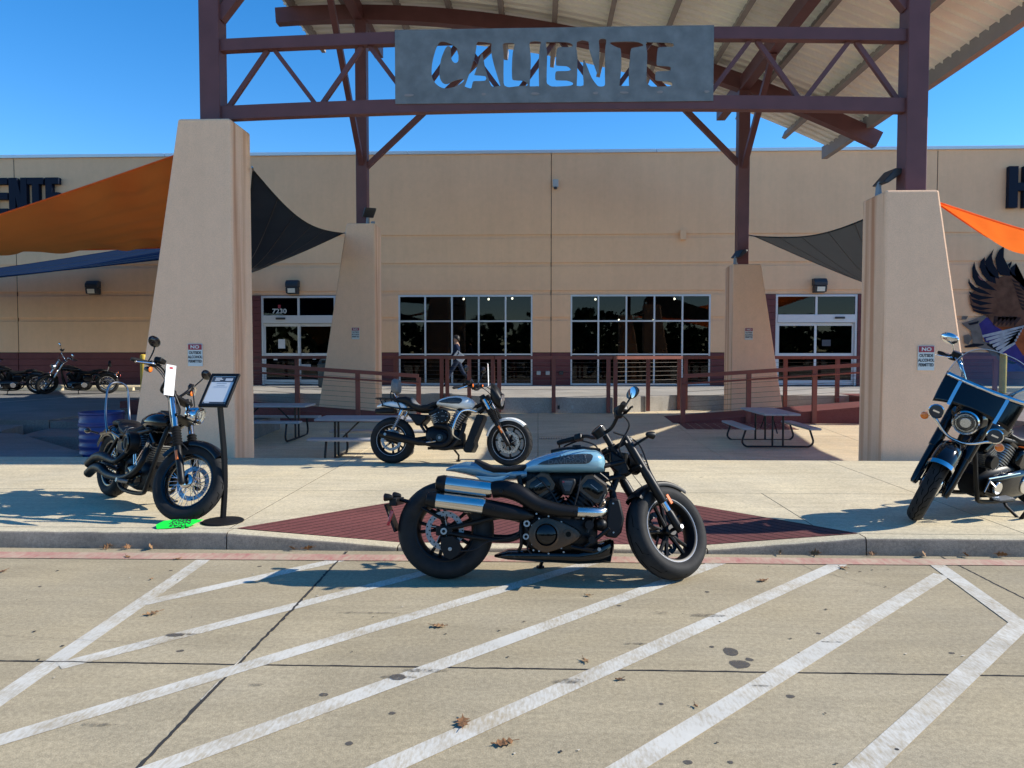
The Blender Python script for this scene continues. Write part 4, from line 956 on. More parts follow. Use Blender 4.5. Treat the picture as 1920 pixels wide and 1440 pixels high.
def wheel(root, name, c, Rr, w, rim, style, M=None, discs=(), disc_r=.14, rim_mat='black_gloss', hub=.045, hubw=None, grooves=26, lip=None, hub_mat='black_satin', disc_mat='steel', spoke_mat='black_satin'):
    c = Vector(c); hubw = hubw or w*.8; g = G(); g.m(rim_mat)
    g.lathe([(rim+.006, -w*.36), (rim-.004, -w*.37), (rim-.016, -w*.34), (rim-.030, -w*.18), (rim-.034, 0), (rim-.030, w*.18), (rim-.016, w*.34), (rim-.004, w*.37), (rim+.006, w*.36), (rim-.008, 0)], 48, c)
    if lip:
        g.m(lip)
        for s in (-1, 1): g.lathe([(rim+.004, s*w*.363), (rim+.0, s*w*.376), (rim-.004, s*w*.365), (rim+.0, s*w*.355)], 48, c)
    g.m(hub_mat); g.lathe([(.012, -hubw/2), (hub*.8, -hubw/2), (hub, -hubw/2*.8), (hub*.8, -hubw*.2), (hub*.8, hubw*.2), (hub, hubw/2*.8), (hub*.8, hubw/2), (.012, hubw/2)], 24, c)
    g.m(spoke_mat)
    if style[0] == 'cast':
        n, wd, th = style[1:4]
        for k in range(n):
            a = 2*math.pi*k/n+.3; d = Vector((math.cos(a), 0, math.sin(a))); t = Vector((-math.sin(a), 0, math.cos(a)))
            p0, p1 = c+d*hub*.7, c+d*(rim-.025)
            rr = []
            for q, kk in ((p0, 1.5), (p0.lerp(p1, .35), 1.), (p0.lerp(p1, .75), .8), (p1, 1.3)):
                rr.append([q+t*wd/2*kk*sx_+Vector((0, sy_*th/2, 0)) for sx_, sy_ in ((-1, -.6), (-.5, -1), (.5, -1), (1, -.6), (1, .6), (.5, 1), (-.5, 1), (-1, .6))])
            g.rings(rr)
    elif style[0] == 'split':
        n, wd, th = style[1:4]
        for k in range(n):
            a = 2*math.pi*k/n+.55
            for da in (-.17, .17):
                b = a+da; d0 = Vector((math.cos(a+da*.5), 0, math.sin(a+da*.5))); d1 = Vector((math.cos(b), 0, math.sin(b)))
                p0, p1 = c+d0*hub*.8, c+d1*(rim-.022); t = (p1-p0).cross(Vector((0, 1, 0))).normalized(); rr = []
                for q, kk in ((p0, 1.2), (p0.lerp(p1, .5), .8), (p1, 1.0)):
                    rr.append([q+t*wd/2*kk*sx_+Vector((0, sy_*th/2, 0)) for sx_, sy_ in ((-1, -.7), (0, -1), (1, -.7), (1, .7), (0, 1), (-1, .7))])
                g.rings(rr)
    wh = g.build(name, None, root, smooth=35, M=M)
    if style[0] == 'wire':
        g = G().m('chrome'); n = style[1]
        for k in range(n):
            a = 2*math.pi*k/n; s = 1 if k % 2 else -1; off = .55*(1 if (k//2) % 2 else -1)
            g.tube([c+Vector((hub*.95*math.cos(a+off), s*hubw*.42, hub*.95*math.sin(a+off))), c+Vector(((rim-.028)*math.cos(a), s*.004, (rim-.028)*math.sin(a)))], .0021, 5, caps=False)
        g.build('spokes', None, wh)['kind'] = 'stuff'
    g = G().m('rubber'); g.lathe(tyre_profile(Rr, w, rim), 72, c, closed=True); ty = g.build('tyre', None, wh, smooth=50)
    if grooves: groove_tread(Rr, w, rim, grooves, c).build('tread', None, wh, smooth=0)
    for s in discs:
        g = G().m(disc_mat); y = s*hubw*.5; r0 = disc_r
        g.lathe([(r0, y-.003), (r0, y+.003), (r0*.74, y+.003), (r0*.74, y-.003)], 48, c)
        for k in range(5):
            a = 2*math.pi*k/5; g.bar(c+Vector((hub*.8*math.cos(a), y*.97, hub*.8*math.sin(a))), c+Vector((r0*.78*math.cos(a+.35), y, r0*.78*math.sin(a+.35))), .006, .022, (0, 1, 0))
        g.m('rotor_hole')
        for k in range(30):
            a = 2*math.pi*k/30; rr_ = r0*(.80 if k % 2 else .93); g.disc(c+Vector((rr_*math.cos(a), y, rr_*math.sin(a))), .0055, (0, 1, 0), 8, .0075)
        g.build('brake_disc', None, wh, smooth=30)
    return wh
def steer(H, rake, ang):
    ax = Vector((-math.sin(rake), 0, math.cos(rake))); return Matrix.Translation(H) @ Matrix.Rotation(ang, 4, ax) @ Matrix.Translation(-Vector(H))
def fork(root, M, axle, rake, off, half, L, style):
    """two legs parallel to the steering axis through the axle"""
    ax = Vector((-math.sin(rake), 0, math.cos(rake))); A = Vector(axle)
    for s in (-1, 1):
        P = lambda t, dy=0: A+ax*t+Vector((0, s*half+dy, 0)); g = G()
        if style == 'conv':         # long lower slider, gaiter, chrome stanchion
            g.m('black_satin').tube([P(-.045), P(-.03), P(.04), P(.28), P(.30)], [.018, .027, .030, .031, .028], 16)
            g.m('black_matte')
            pts, rs = [], []
            for k in range(15): pts.append(P(.30+k*.0125)); rs.append(.042 if k % 2 else .032)
            g.tube(pts, rs, 16)
            g.m('chrome').tube([P(.475), P(L)], .0245, 16); g.m('black_satin').tube([P(L-.04), P(L+.015)], .036, 16)
        elif style == 'usd':        # thick upper tube, thin bright stanchion, black foot
            g.m('black_satin').tube([P(-.03), P(0), P(.11), P(.13)], [.020, .028, .028, .023], 16)
            g.m('chrome').tube([P(.12), P(.20)], .0215, 16); g.m('black_satin').tube([P(.195), P(.21), P(.42), P(.43), P(L)], [.028, .032, .032, .029, .029], 16)
            g.m('steel').disc(P(0, s*.028), .015, (0, 1, 0), 6, .02)
        elif style == 'covered':
            g.m('black_gloss').tube([P(-.05), P(-.03), P(.05), P(.30), P(.305), P(L)], [.022, .030, .034, .036, .043, .047], 18)
        elif style == 'chrome':
            g.m('black_gloss').tube([P(-.04), P(0), P(.3)], [.02, .028, .03], 14); g.m('chrome').tube([P(.3), P(L)], .024, 14)
        g.build('fork_leg', None, root, smooth=40, M=M)
    g = G().m('black_satin')
    for t in (L-.03, L-.22): g.bar(A+ax*t+Vector((0, -half-.02, 0)), A+ax*t+Vector((0, half+.02, 0)), .075, .03, (ax.x, 0, ax.z))
    g.tube([A+ax*(L-.24)-Vector((off*math.cos(rake), 0, off*math.sin(rake))), A+ax*L-Vector((off*math.cos(rake), 0, off*math.sin(rake)))], .03, 12)
    g.build('triple_clamp', None, root, bevel=.006, M=M)
    g = G().m('black_satin').tube([A+Vector((0, -half-.02, 0)), A+Vector((0, half+.02, 0))], .012, 10); g.build('axle', None, root, M=M)
def mirror(root, M, base, tip, face, r=.06, mt='black_gloss', shape='oval', stem_mt='black_satin'):
    g = G().m(stem_mt).tube(smooth_path([base, (Vector(base)+Vector(tip))/2+Vector((.02, 0, .02)), tip], 5), .006, 8)
    o = g.build('mirror', None, root, M=M); f = Vector(face).normalized(); u = f.orthogonal().normalized() if abs(f.y) > .95 else Vector((0, 1, 0)); w_ = f.cross(u).normalized(); u = w_.cross(f)
    g = G().m(mt); rr = []
    for t, k in ((-.030, .25), (-.026, .6), (-.014, .9), (0, 1), (.004, .98)):
        rr.append([Vector(tip)+f*t+(u*math.cos(a)*r*1.25+w_*math.sin(a)*r*.8)*k if shape == 'oval' else Vector(tip)+f*t+(u*math.cos(a)+w_*math.sin(a))*r*k for a in [2*math.pi*j/20 for j in range(20)]])
    g.rings(rr); g.m('chrome'); g.disc(Vector(tip)+f*.004, r*.78 if shape == 'oval' else r*.9, f, 20, .003); g.build('mirror_head', None, o)
def bullet(root, M, c, d, r, L, body='black_satin', lens='lens_orange', name='turn_signal', stem=None):
    """bullet-shaped lamp: lens at the d end"""
    d = Vector(d).normalized(); c = Vector(c); g = G().m(body)
    g.tube([c-d*L*.62, c-d*L*.55, c-d*L*.3, c, c+d*L*.2], [r*.2, r*.5, r*.82, r, r*1.02], 18)
    if stem: g.tube([c-d*L*.1, stem], .009, 8)
    o = g.build(name, None, root, M=M); G().m(lens).dome(c+d*L*.2, r*.93, d, r*.35, 18, 4).build('lens', None, o); return o
def cylinder_fins(g, base, top, hw, hl, n, mt='black_satin', edge=None):
    """finned barrel as a stack of rounded plates from base to top; hl along x, hw along y"""
    b = Vector(base); t = Vector(top); d = (t-b).normalized(); y = Vector((0, 1, 0)); x = y.cross(d).normalized(); L = (t-b).length
    for k in range(n):
        p = b+d*L*(k+.5)/n; th = L/n*.45; g.m(edge if edge and k % 1 == 0 else mt); rr = []
        for s in (-1, 1):
            rr.append([p+d*s*th/2+x*hl*math.copysign(abs(math.cos(a))**.55, math.cos(a))+y*hw*math.copysign(abs(math.sin(a))**.55, math.sin(a)) for a in [2*math.pi*j/16 for j in range(16)]])
        g.rings(rr)
    g.m(mt); rr = []
    for q, k in ((b, .82), (t, .82)): rr.append([q+x*hl*k*math.cos(a)+y*hw*k*math.sin(a) for a in [2*math.pi*j/16 for j in range(16)]])
    g.rings(rr)
def handlebar(root, M, pts, r=.0125, mt='black_satin', grip=.13, gmt='black_matte', lever_mt='black_satin'):
    """pts for the left side from the middle outwards; mirrored to the right"""
    for s in (1,):
        full = [Vector((p[0], -p[1], p[2])) for p in reversed(pts)]+[Vector(p) for p in pts[1:]] if abs(pts[0][1]) < 1e-6 else [Vector((p[0], -p[1], p[2])) for p in reversed(pts)]+[Vector(p) for p in pts]
    path = smooth_path(full, 5); o = G().m(mt).tube(path, r, 12).build('handlebar', None, root, M=M)
    a, b = Vector(pts[-1]), Vector(pts[-2]); d = (a-b).normalized()
    for s in (-1, 1):
        A = Vector((a.x, a.y*s, a.z)); D = Vector((d.x, d.y*s, d.z))
        G().m(gmt).tube([A-D*grip, A-D*.01, A, A+D*.012], [.0185, .0185, .017, .015], 14).build('grip', None, o)
        c = A-D*(grip+.035); G().m('black_satin').box(c, (.055, .06, .05), D.to_track_quat('Y', 'Z').to_matrix()).build('switch_pod', None, o, smooth=0, bevel=.012)
        q = c+Vector((.055, 0, .0)); G().m(lever_mt).tube(smooth_path([c+Vector((.03, 0, .005)), q+D*.05, A+Vector((.06, 0, -.015)), A+Vector((.065, 0, -.02))+D*.02], 4), [.009]*4+[.0075]*4+[.0065]*4+[.009], 8).build('lever', None, o)
        if s < 0: G().m('black_satin').box(c+Vector((.04, .02, .045)), (.07, .085, .045)).build('brake_reservoir', None, o, smooth=0, bevel=.012)
    return o
def surf_y(secs, x, z):
    for i in range(len(secs)-1):
        a, b = secs[i], secs[i+1]
        if min(a[0], b[0]) <= x <= max(a[0], b[0]):
            k = (x-a[0])/(b[0]-a[0]); q = [a[j]+(b[j]-a[j])*k for j in range(6)]
            h = q[3] if z > q[1] else q[4]; t = min(1, abs(z-q[1])/h); return q[2]*max(0., 1-t**q[5])**(1/q[5])
    return 0
def on_surface(root, secs, poly, mt, name, side, lift=.0025, dens=.012):
    """a flat (x, z) outline laid over the curved side of a lofted body"""
    bm = bmesh.new(); vs = [bm.verts.new((p[0], 0, p[1])) for p in poly]; bm.faces.new(vs); bmesh.ops.triangulate(bm, faces=bm.faces)
    for _ in range(3): bmesh.ops.subdivide_edges(bm, edges=[e for e in bm.edges if e.calc_length() > dens], cuts=1); bmesh.ops.triangulate(bm, faces=bm.faces)
    for v in bm.verts: v.co.y = side*(surf_y(secs, v.co.x, v.co.z)+lift)
    me = bpy.data.meshes.new(name); bm.to_mesh(me); bm.free(); me.materials.append(MATS[mt]); me.shade_smooth()
    o = bpy.data.objects.new(name, me); col.objects.link(o); o.parent = root; return o
def text_on_surface(root, secs, body, size, x, z, ang, mt, side, bold=.02, sx=1., lift=.0045):
    me = text_mesh(body, size, 0, bold, 'CENTER', sx); ca, sa = math.cos(ang), math.sin(ang)
    for v in me.vertices:
        u, w_ = v.co.x*(1 if side < 0 else -1), v.co.y; X = x+u*ca-w_*sa; Z = z+u*sa+w_*ca; v.co = (X, side*(surf_y(secs, X, Z)+lift), Z)
    me.materials.clear(); me.materials.append(MATS[mt]); o = bpy.data.objects.new('lettering', me); col.objects.link(o); o.parent = root; return o
def kickstand(root, x, mt='black_satin', y=.27):
    G().m(mt).tube([(x, .10, .20), (x+.05, .19, .12), (x+.03, y, .05)], .013, 10).disc((x+.03, y, .05), .03, (0, -.14, 1), 12, .012).build('kickstand', None, root)
def place(root, rear, heading, lean=8, z=0):
    root.location = (rear[0], rear[1], z); root.rotation_euler = (Matrix.Rotation(heading, 4, 'Z') @ Matrix.Rotation(R(-lean), 4, 'X')).to_euler()

# ---------------------------------------------------------------- blue-grey roadster in front
def blue_bike():
    root = empty('motorcycle'); tag(root, 'blue-grey motorcycle with twin silver mufflers parked across the white stripes', 'motorcycle')
    AX = (1.52, 0, .326); rake = R(30); ax = Vector((-math.sin(rake), 0, math.cos(rake))); H = Vector(AX)-Vector((.04*math.cos(rake), 0, .04*math.sin(rake)))+ax*.6
    M = steer(H, rake, R(37)); P = lambda name, g, bevel=0, sm=35, Mx=None: g.build(name, None, root, smooth=sm, bevel=bevel, M=Mx)
    wheel(root, 'rear_wheel', (0, 0, .330), .330, .185, .208, ('split', 5, .024, .035), discs=(-1,), disc_r=.13, grooves=0, hubw=.16, rim_mat='black_satin', disc_mat='alloy')
    wheel(root, 'front_wheel', AX, .326, .165, .218, ('split', 5, .022, .03), M=M, discs=(1,), disc_r=.155, grooves=11, hubw=.12, rim_mat='black_satin', lip='rim_line', disc_mat='dark_disc')
    fork(root, M, AX, rake, .04, .118, .70, 'usd')
    # swingarm, axle block, caliper
    for s in (-1, 1):
        y = s*.115; g = G().m('black_satin'); g.tube(smooth_path([(.03, y, .345), (.2, y, .385), (.38, y, .425), (.52, y*.9, .40)], 4), .017, 10); g.tube(smooth_path([(.03, y, .315), (.24, y, .285), (.42, y, .272), (.53, y*.9, .31)], 4), .018, 10)
        g.box((0, y, .330), (.11, .03, .06)); P('swingarm', g, .006)
    G().m('steel').disc((0, -.137, .330), .022, (0, 1, 0), 16, .02).m('black_matte').disc((0, -.149, .330), .012, (0, 1, 0), 6, .006).build('axle_nut', None, root)
    P('brake_caliper', G().m('black_satin').prism([(-.015, .29), (.06, .30), (.10, .27), (.12, .21), (.09, .17), (.05, .145), (.01, .16), (-.02, .22)], -.155, -.10).m('steel').disc((.045, -.156, .215), .013, (0, 1, 0), 12, .01), .006)
    # tail, seat
    tail = [(-.005, .738, .012, .008, .008, 2.2), (.05, .748, .055, .026, .024, 2.2), (.13, .752, .09, .044, .045, 2.3), (.22, .745, .105, .050, .062, 2.6), (.30, .722, .112, .042, .058, 2.8), (.40, .712, .112, .035, .050, 3), (.50, .712, .10, .030, .042, 3), (.555, .714, .085, .026, .036, 3)]
    P('tail_cowl', G().m('paint_blue_dark').body(tail, 24)); P('side_cover', G().m('paint_blue_dark').prism([(.20, .70), (.34, .69), (.45, .705), (.40, .665), (.385, .645), (.30, .648), (.24, .668)], -.128, .128), .012)
    seat = [(.195, .798, .06, .012, .03, 2.5), (.215, .792, .095, .022, .05, 2.5), (.26, .772, .115, .022, .06, 2.6), (.33, .748, .125, .016, .05, 2.6), (.42, .745, .12, .018, .045, 2.6), (.50, .757, .10, .020, .04, 2.5), (.555, .765, .08, .014, .03, 2.5)]
    P('seat', G().m('leather').body(seat, 24))
    tank = [(.535, .748, .07, .028, .026, 2.6), (.60, .768, .115, .05, .05, 2.5), (.70, .785, .145, .068, .068, 2.5), (.82, .800, .16, .080, .083, 2.5), (.94, .805, .165, .082, .088, 2.5), (1.03, .803, .155, .075, .085, 2.5), (1.075, .798, .12, .055, .075, 2.6), (1.09, .79, .08, .035, .06, 2.6)]
    tk = P('fuel_tank', G().m('paint_blue').body(tank, 28))
    pan = [(.625, .775), (.66, .795), (.74, .822), (.84, .842), (.93, .850), (.985, .848), (1.0, .836), (.992, .81), (.975, .790), (.95, .781), (.80, .779), (.70, .774)]
    for s in (-1, 1):
        on_surface(tk, tank, pan, 'panel_dark', 'side_panel', s)
        text_on_surface(tk, tank, 'HARLEY', .042, .868, .828, .06, 'tank_lettering', s, sx=1.25); text_on_surface(tk, tank, 'DAVIDSON', .040, .828, .795, .03, 'tank_lettering', s, sx=1.3)
    P('tank_console', G().m('black_satin').body([(.72, .868, .03, .012, .02, 2.5), (.80, .880, .05, .018, .02, 2.5), (.95, .886, .06, .018, .02, 2.5), (1.06, .870, .05, .02, .03, 2.5)], 16).disc((.90, 0, .902), .03, (0, 0, 1), 16, .02))
    # engine
    g = G().m('black_satin'); g.body([(.52, .36, .10, .10, .12, 3), (.60, .36, .14, .13, .17, 3.5), (.80, .34, .15, .15, .17, 3.5), (.95, .33, .14, .13, .15, 3.5), (1.03, .32, .10, .10, .12, 3)], 20); P('crankcase', g)
    for nm, b, t in (('rear_cylinder', (.76, 0, .44), (.645, 0, .625)), ('front_cylinder', (.86, 0, .44), (.995, 0, .61))):
        g = G(); cylinder_fins(g, b, t, .13, .105, 8, 'black_satin'); b, t = Vector(b), Vector(t); d = (t-b).normalized(); cy = P(nm, g)
        for s in (-1, 1):      # rocker cover: rounded hexagon with dark oval insert
            x = Vector((0, 1, 0)).cross(d); o_ = t+d*.015
            pl = [(-.105, -.055), (-.075, -.08), (.075, -.08), (.105, -.055), (.10, .03), (.06, .066), (-.06, .066), (-.10, .03)]
            def ring(k, y): return [o_+x*p[0]*k+d*p[1]*k+Vector((0, s*y, 0)) for p in pl]
            G().m('bronze_engine').rings([ring(1, 0), ring(1, .115), ring(.92, .135)]).build('rocker_cover', None, cy, smooth=25)
            G().m('black_gloss').rings([ring(.68, .13), ring(.66, .14), ring(.5, .143)]).build('cover_insert', None, cy, smooth=25)
            G().m('alloy').bar(o_+x*-.03+Vector((0, s*.144, 0))+d*.005, o_+x*.03+Vector((0, s*.144, 0))+d*.005, .004, .004).build('cover_line', None, cy, smooth=0)
    vc = P('engine_badge', G().m('black_plastic').prism([(.775, .685), (.88, .685), (.885, .655), (.85, .57), (.80, .57), (.77, .655)], -.155, .155), .012)
    for s in (-1, 1):
        vb = G().m('panel_dark').prism([(.79, .672), (.868, .672), (.865, .65), (.842, .60), (.812, .60), (.79, .65)], s*.156, s*.160).build('badge_plate', None, vc, smooth=0)
        G().m('sign_red').box((.80, s*.162, .661), (.012, .002, .01)).m('badge_grey').box((.834, s*.162, .661), (.05, .002, .009)).box((.83, s*.162, .647), (.04, .002, .004)).build('badge_mark', None, vc, smooth=0)
    for y, s in ((-.16, -1), (.16, 1)):
        g = G().m('bronze_engine'); pts = []
        for k in range(28):
            a = 2*math.pi*k/28; r = .128; px_, pz_ = .69+r*math.cos(a), .312+r*.92*math.sin(a)
            if math.cos(a) > .1: px_ += .10*math.cos(a)**1.2; pz_ = .312+(pz_-.312)*(1-.35*math.cos(a))
            pts.append((px_, pz_))
        def rg(k, yy): return [Vector((.70+(p[0]-.70)*k, yy, .312+(p[1]-.312)*k)) for p in pts]
        g.rings([rg(1.02, y-s*.06), rg(1.0, y), rg(.95, y+s*.012), rg(.84, y+s*.016)]); cv = P('clutch_cover', g)
        G().m('bronze_engine').lathe([(.082, y+s*.01), (.086, y+s*.03), (.074, y+s*.034), (.072, y+s*.01)], 32, (.685, 0, .315)).build('cover_ring', None, cv)
        G().m('black_gloss').dome((.685, y+s*.012, .315), .076, (0, s, 0), .022, 28, 5).build('cover_lens', None, cv)
        G().m('bronze_engine').disc((.83, y+s*.015, .318), .032, (0, 1, 0), 18, .02).m('black_gloss').disc((.83, y+s*.024, .318), .018, (0, 1, 0), 14, .012).build('cover_boss', None, cv)
        g = G().m('steel')
        for k in range(12):
            a = 2*math.pi*k/12; g.disc((.70+.135*math.cos(a)*(1.25 if math.cos(a) > 0 else .93), y+s*.004, .312+.122*math.sin(a)*(.8 if math.cos(a) > .3 else 1)), .006, (0, 1, 0), 8, .012)
        g.build('cover_bolt', None, cv)
    # exhaust
    g = G().m('black_satin'); pth = smooth_path([(.325, -.165, .605), (.40, -.172, .612), (.50, -.182, .585), (.62, -.19, .515), (.76, -.19, .478), (.90, -.185, .465)], 4); n_ = len(pth)
    g.tube(pth, [.056+.004*math.sin(i/n_*3)-.036*max(0, i/n_-.35) for i in range(n_)], 18); ex = P('exhaust_shield', g)
    P('exhaust_shield', G().m('black_satin').tube(smooth_path([(.27, -.185, .492), (.38, -.19, .472), (.50, -.19, .452), (.58, -.18, .437), (.602, -.172, .432)], 3), [.056, .056, .057, .056, .055, .053, .048, .044, .036, .026, .022, .015, .006], 16))
    g = G().m('black_satin')
    for p in ((.385, .60), (.66, .495), (.88, .465), (.335, .487)): g.disc((p[0], -.245+(p[0]-.4)*.02, p[1]), .013, (0, 1, 0), 10, .012)
    P('shield_bolt', g)
    P('header_pipe', G().m('brushed_steel').tube(smooth_path([(.89, -.185, .465), (.97, -.18, .462), (1.05, -.15, .462), (1.08, -.08, .50), (1.03, -.05, .56)], 4), .037, 16))
    for (x0, z0), (x1, z1), y in (((.002, .645), (.325, .606), -.162), ((-.058, .538), (.278, .498), -.185)):
        a, b = Vector((x0, y, z0)), Vector((x1, y, z1)); d = (b-a).normalized()
        mf = P('muffler', G().m('brushed_steel').tube([a, a+d*.006, b-d*.02, b], [.052, .057, .057, .052], 28))
        G().m('black_satin').tube([a-d*.055, a-d*.05, a-d*.012, a+d*.012], [.034, .045, .058, .0575], 24).build('end_cap', None, mf); G().m('rotor_hole').disc(a-d*.055, .026, d, 16, .006).build('outlet', None, mf)
    # belly pan, radiator, frame, pegs
    P('airbox', G().m('black_matte').body([(.50, .69, .05, .03, .04, 3), (.58, .685, .10, .04, .06, 3), (.72, .67, .09, .05, .10, 3), (.92, .67, .09, .05, .10, 3), (1.06, .69, .08, .04, .06, 3), (1.12, .70, .04, .03, .03, 3)], 16))
    P('belly_pan', G().m('black_gloss').body([(.335, .155, .03, .008, .008, 2.5), (.43, .17, .12, .03, .035, 3), (.60, .175, .15, .03, .05, 3), (.90, .170, .15, .035, .06, 3), (1.03, .19, .14, .06, .075, 3), (1.12, .235, .11, .04, .115, 3), (1.14, .25, .09, .02, .06, 3)], 20))
    rd = P('radiator', G().m('black_plastic').prism([(1.075, .30), (1.10, .53), (1.12, .555), (1.175, .55), (1.205, .42), (1.185, .33), (1.15, .29)], -.155, .155), .014)
    G().m('black_satin').tube([(1.14, -.06, .55), (1.14, -.06, .59)], .022, 12).build('radiator_cap', None, rd)
    g = G().m('black_satin')
    for s in (-1, 1):
        for a, b in (((1.00, s*.11, .70), (1.14, s*.06, .60)), ((1.14, s*.06, .60), (1.20, s*.04, .75)), ((1.14, s*.06, .60), (1.16, s*.09, .50)), ((1.05, s*.10, .76), (1.22, s*.04, .80)), ((.50, s*.10, .70), (.56, s*.12, .42)), ((1.02, s*.08, .66), (1.20, s*.05, .70)), ((.53, s*.09, .30), (.62, s*.1, .20))): g.tube([a, b], .017, 10)
    g.tube([(1.19, 0, .68), (1.215, 0, .86)], .042, 14); P('frame', g)
    g = G().m('black_satin'); g.tube(smooth_path([(.53, -.10, .42), (.515, -.12, .36), (.52, -.12, .25), (.50, -.1, .2)], 4), .012, 8); g.m('steel').lathe([(.011, -.17), (.022, -.17), (.022, -.14), (.011, -.14)], 16, (.555, 0, .385)).lathe([(.011, -.17), (.02, -.17), (.02, -.14), (.011, -.14)], 16, (.55, 0, .30)); P('pivot_plate', g)
    g = G().m('black_satin'); g.tube([(.93, -.15, .22), (1.10, -.2, .36)], .013, 8).tube([(.98, -.15, .29), (.98, -.27, .29)], .024, 12).tube([(.85, -.16, .235), (1.0, -.18, .21), (1.03, -.2, .225)], .014, 8); g.m('steel').disc((1.03, -.215, .225), .012, (0, 1, 0), 10, .012); P('foot_peg', g)
    P('oil_cooler', G().m('black_satin').dome((1.05, -.13, .38), .045, (0, -1, 0), .05, 18, 5).m('black_plastic').disc((.97, -.165, .38), .03, (0, 1, 0), 14, .03), 0)
    g = G().m('dark_tube')
    for q in ([(.05, -.15, .2), (.2, -.15, .21), (.3, -.16, .265), (.48, -.13, .30), (.52, -.12, .40)], [(.9, -.1, .62), (.97, -.13, .55), (1.0, -.13, .50)], [(1.05, -.1, .72), (1.12, -.08, .66), (1.16, -.06, .58)]): g.tube(smooth_path(q, 5), .005, 6)
    P('hoses', g)
    # plate bracket, rear lamps
    P('plate_bracket', G().m('black_satin').tube([(.0, -.10, .40), (-.2, -.06, .50), (-.33, -.02, .535)], .012, 8).tube([(.0, .10, .40), (-.2, .06, .50), (-.33, .02, .535)], .012, 8).box((-.345, 0, .52), (.05, .30, .05)).box((-.375, 0, .41), (.014, .18, .20), (0, R(-22), 0)), .004)
    for s in (-1, 1): bullet(root, None, (-.385, s*.16, .553), (-1, 0, .02), .026, .07, lens='lens_red', name='rear_signal')
    P('side_reflector', G().m('lens_red').prism([(-.395, .365), (-.375, .36), (-.345, .455), (-.365, .47)], -.104, -.094), .004)
    # front end
    P('front_fender', G().m('black_satin').arcband(AX, .343, .155, R(58), R(142), 18, .035, .004, .006), 0, 35, M)
    P('fork_reflector', G().m('lens_orange').prism([(-.012, -.035), (.012, -.035), (.012, .035), (-.012, .035)], -.004, .004), .003, 35, M @ Matrix.Translation(Vector(AX)+ax*.20+Vector((.03, -.152, .01))) @ Matrix.Rotation(-rake, 4, 'Y'))
    P('headlight', G().m('black_satin').tube([(1.25, 0, .80), (1.30, 0, .80), (1.345, 0, .795)], [.045, .075, .078], 24, squash=1.0).m('lamp_reflector').disc((1.348, 0, .795), .068, (1, 0, 0), 24, .01), 0, 35, M)
    C = H+ax*.185
    handlebar(root, M, [(C.x-.02, 0, C.z-.0), (C.x-.015, .10, C.z+.01), (C.x-.03, .20, C.z+.055), (C.x-.12, .38, C.z+.06)])
    P('riser', G().m('black_satin').tube([H+ax*.10, H+ax*.18], .022, 12), 0, 35, M); P('instrument', G().m('black_satin').tube([C+Vector((-.02, 0, -.01)), C+Vector((-.055, 0, .035))], [.05, .056], 24).m('black_gloss').disc(C+Vector((-.058, 0, .038)), .048, (-.66, 0, .75), 24, .006), 0, 35, M)
    mirror(root, M, (C.x-.07, -.32, C.z+.06), (C.x-.01, -.36, C.z+.165), (-1, 0, .05), .05); mirror(root, M, (C.x-.12, .38, C.z+.05), (C.x-.13, .44, C.z-.04), (-1, -.12, .08), .055, shape='round')
    for s in (-1, 1): bullet(root, M, (AX[0]-.20, s*.22, .93), (1, 0, -.05), .026, .075, stem=(AX[0]-.28, s*.12, .88))
    g = G().m('dark_tube')
    for q in ([(C.x-.05, -.26, C.z+.05), (C.x+.06, -.2, C.z+.0), (C.x+.03, -.1, C.z-.12), (1.19, -.06, .80)], [(C.x-.05, .26, C.z+.05), (C.x+.06, .2, C.z), (C.x+.03, .1, C.z-.12), (1.19, .06, .80)], [(C.x, -.1, C.z-.02), (1.28, -.12, .9), (1.34, -.13, .7), (1.42, -.13, .55)]): g.tube(smooth_path(q, 6), .006, 6)
    P('cables', g, 0, 35, M); P('wind_deflector', G().m('black_satin').prism([(1.13, .87), (1.22, .82), (1.26, .72), (1.2, .70), (1.13, .76)], -.055, .055), .012)
    g = G().m('steel')
    for x_, y_, z_ in ((.62, -.163, .45), (.80, -.163, .46), (.93, -.160, .42), (.98, -.150, .30), (.60, -.150, .21), (.80, -.155, .20), (1.13, -.16, .52), (1.13, -.16, .33), (.575, -.115, .66), (1.06, -.12, .64)): g.disc((x_, y_, z_), .0065, (0, 1, 0), 6, .012)
    P('engine_bolt', g)
    g = G().m('dark_tube')
    for q in ([(.60, -.12, .70), (.66, -.15, .66), (.74, -.14, .56), (.78, -.15, .47)], [(.92, -.12, .70), (.90, -.15, .60), (.87, -.15, .50)], [(1.10, -.10, .62), (1.06, -.15, .54), (1.0, -.16, .42), (.96, -.17, .33)], [(.55, -.13, .36), (.58, -.15, .30), (.56, -.14, .22), (.62, -.14, .16)]): g.tube(smooth_path(q, 5), .0065, 6)
    P('hoses', g)
    kickstand(root, .62); return root
bb = blue_bike(); place(bb, (-.63, 5.02), R(.5), 9)

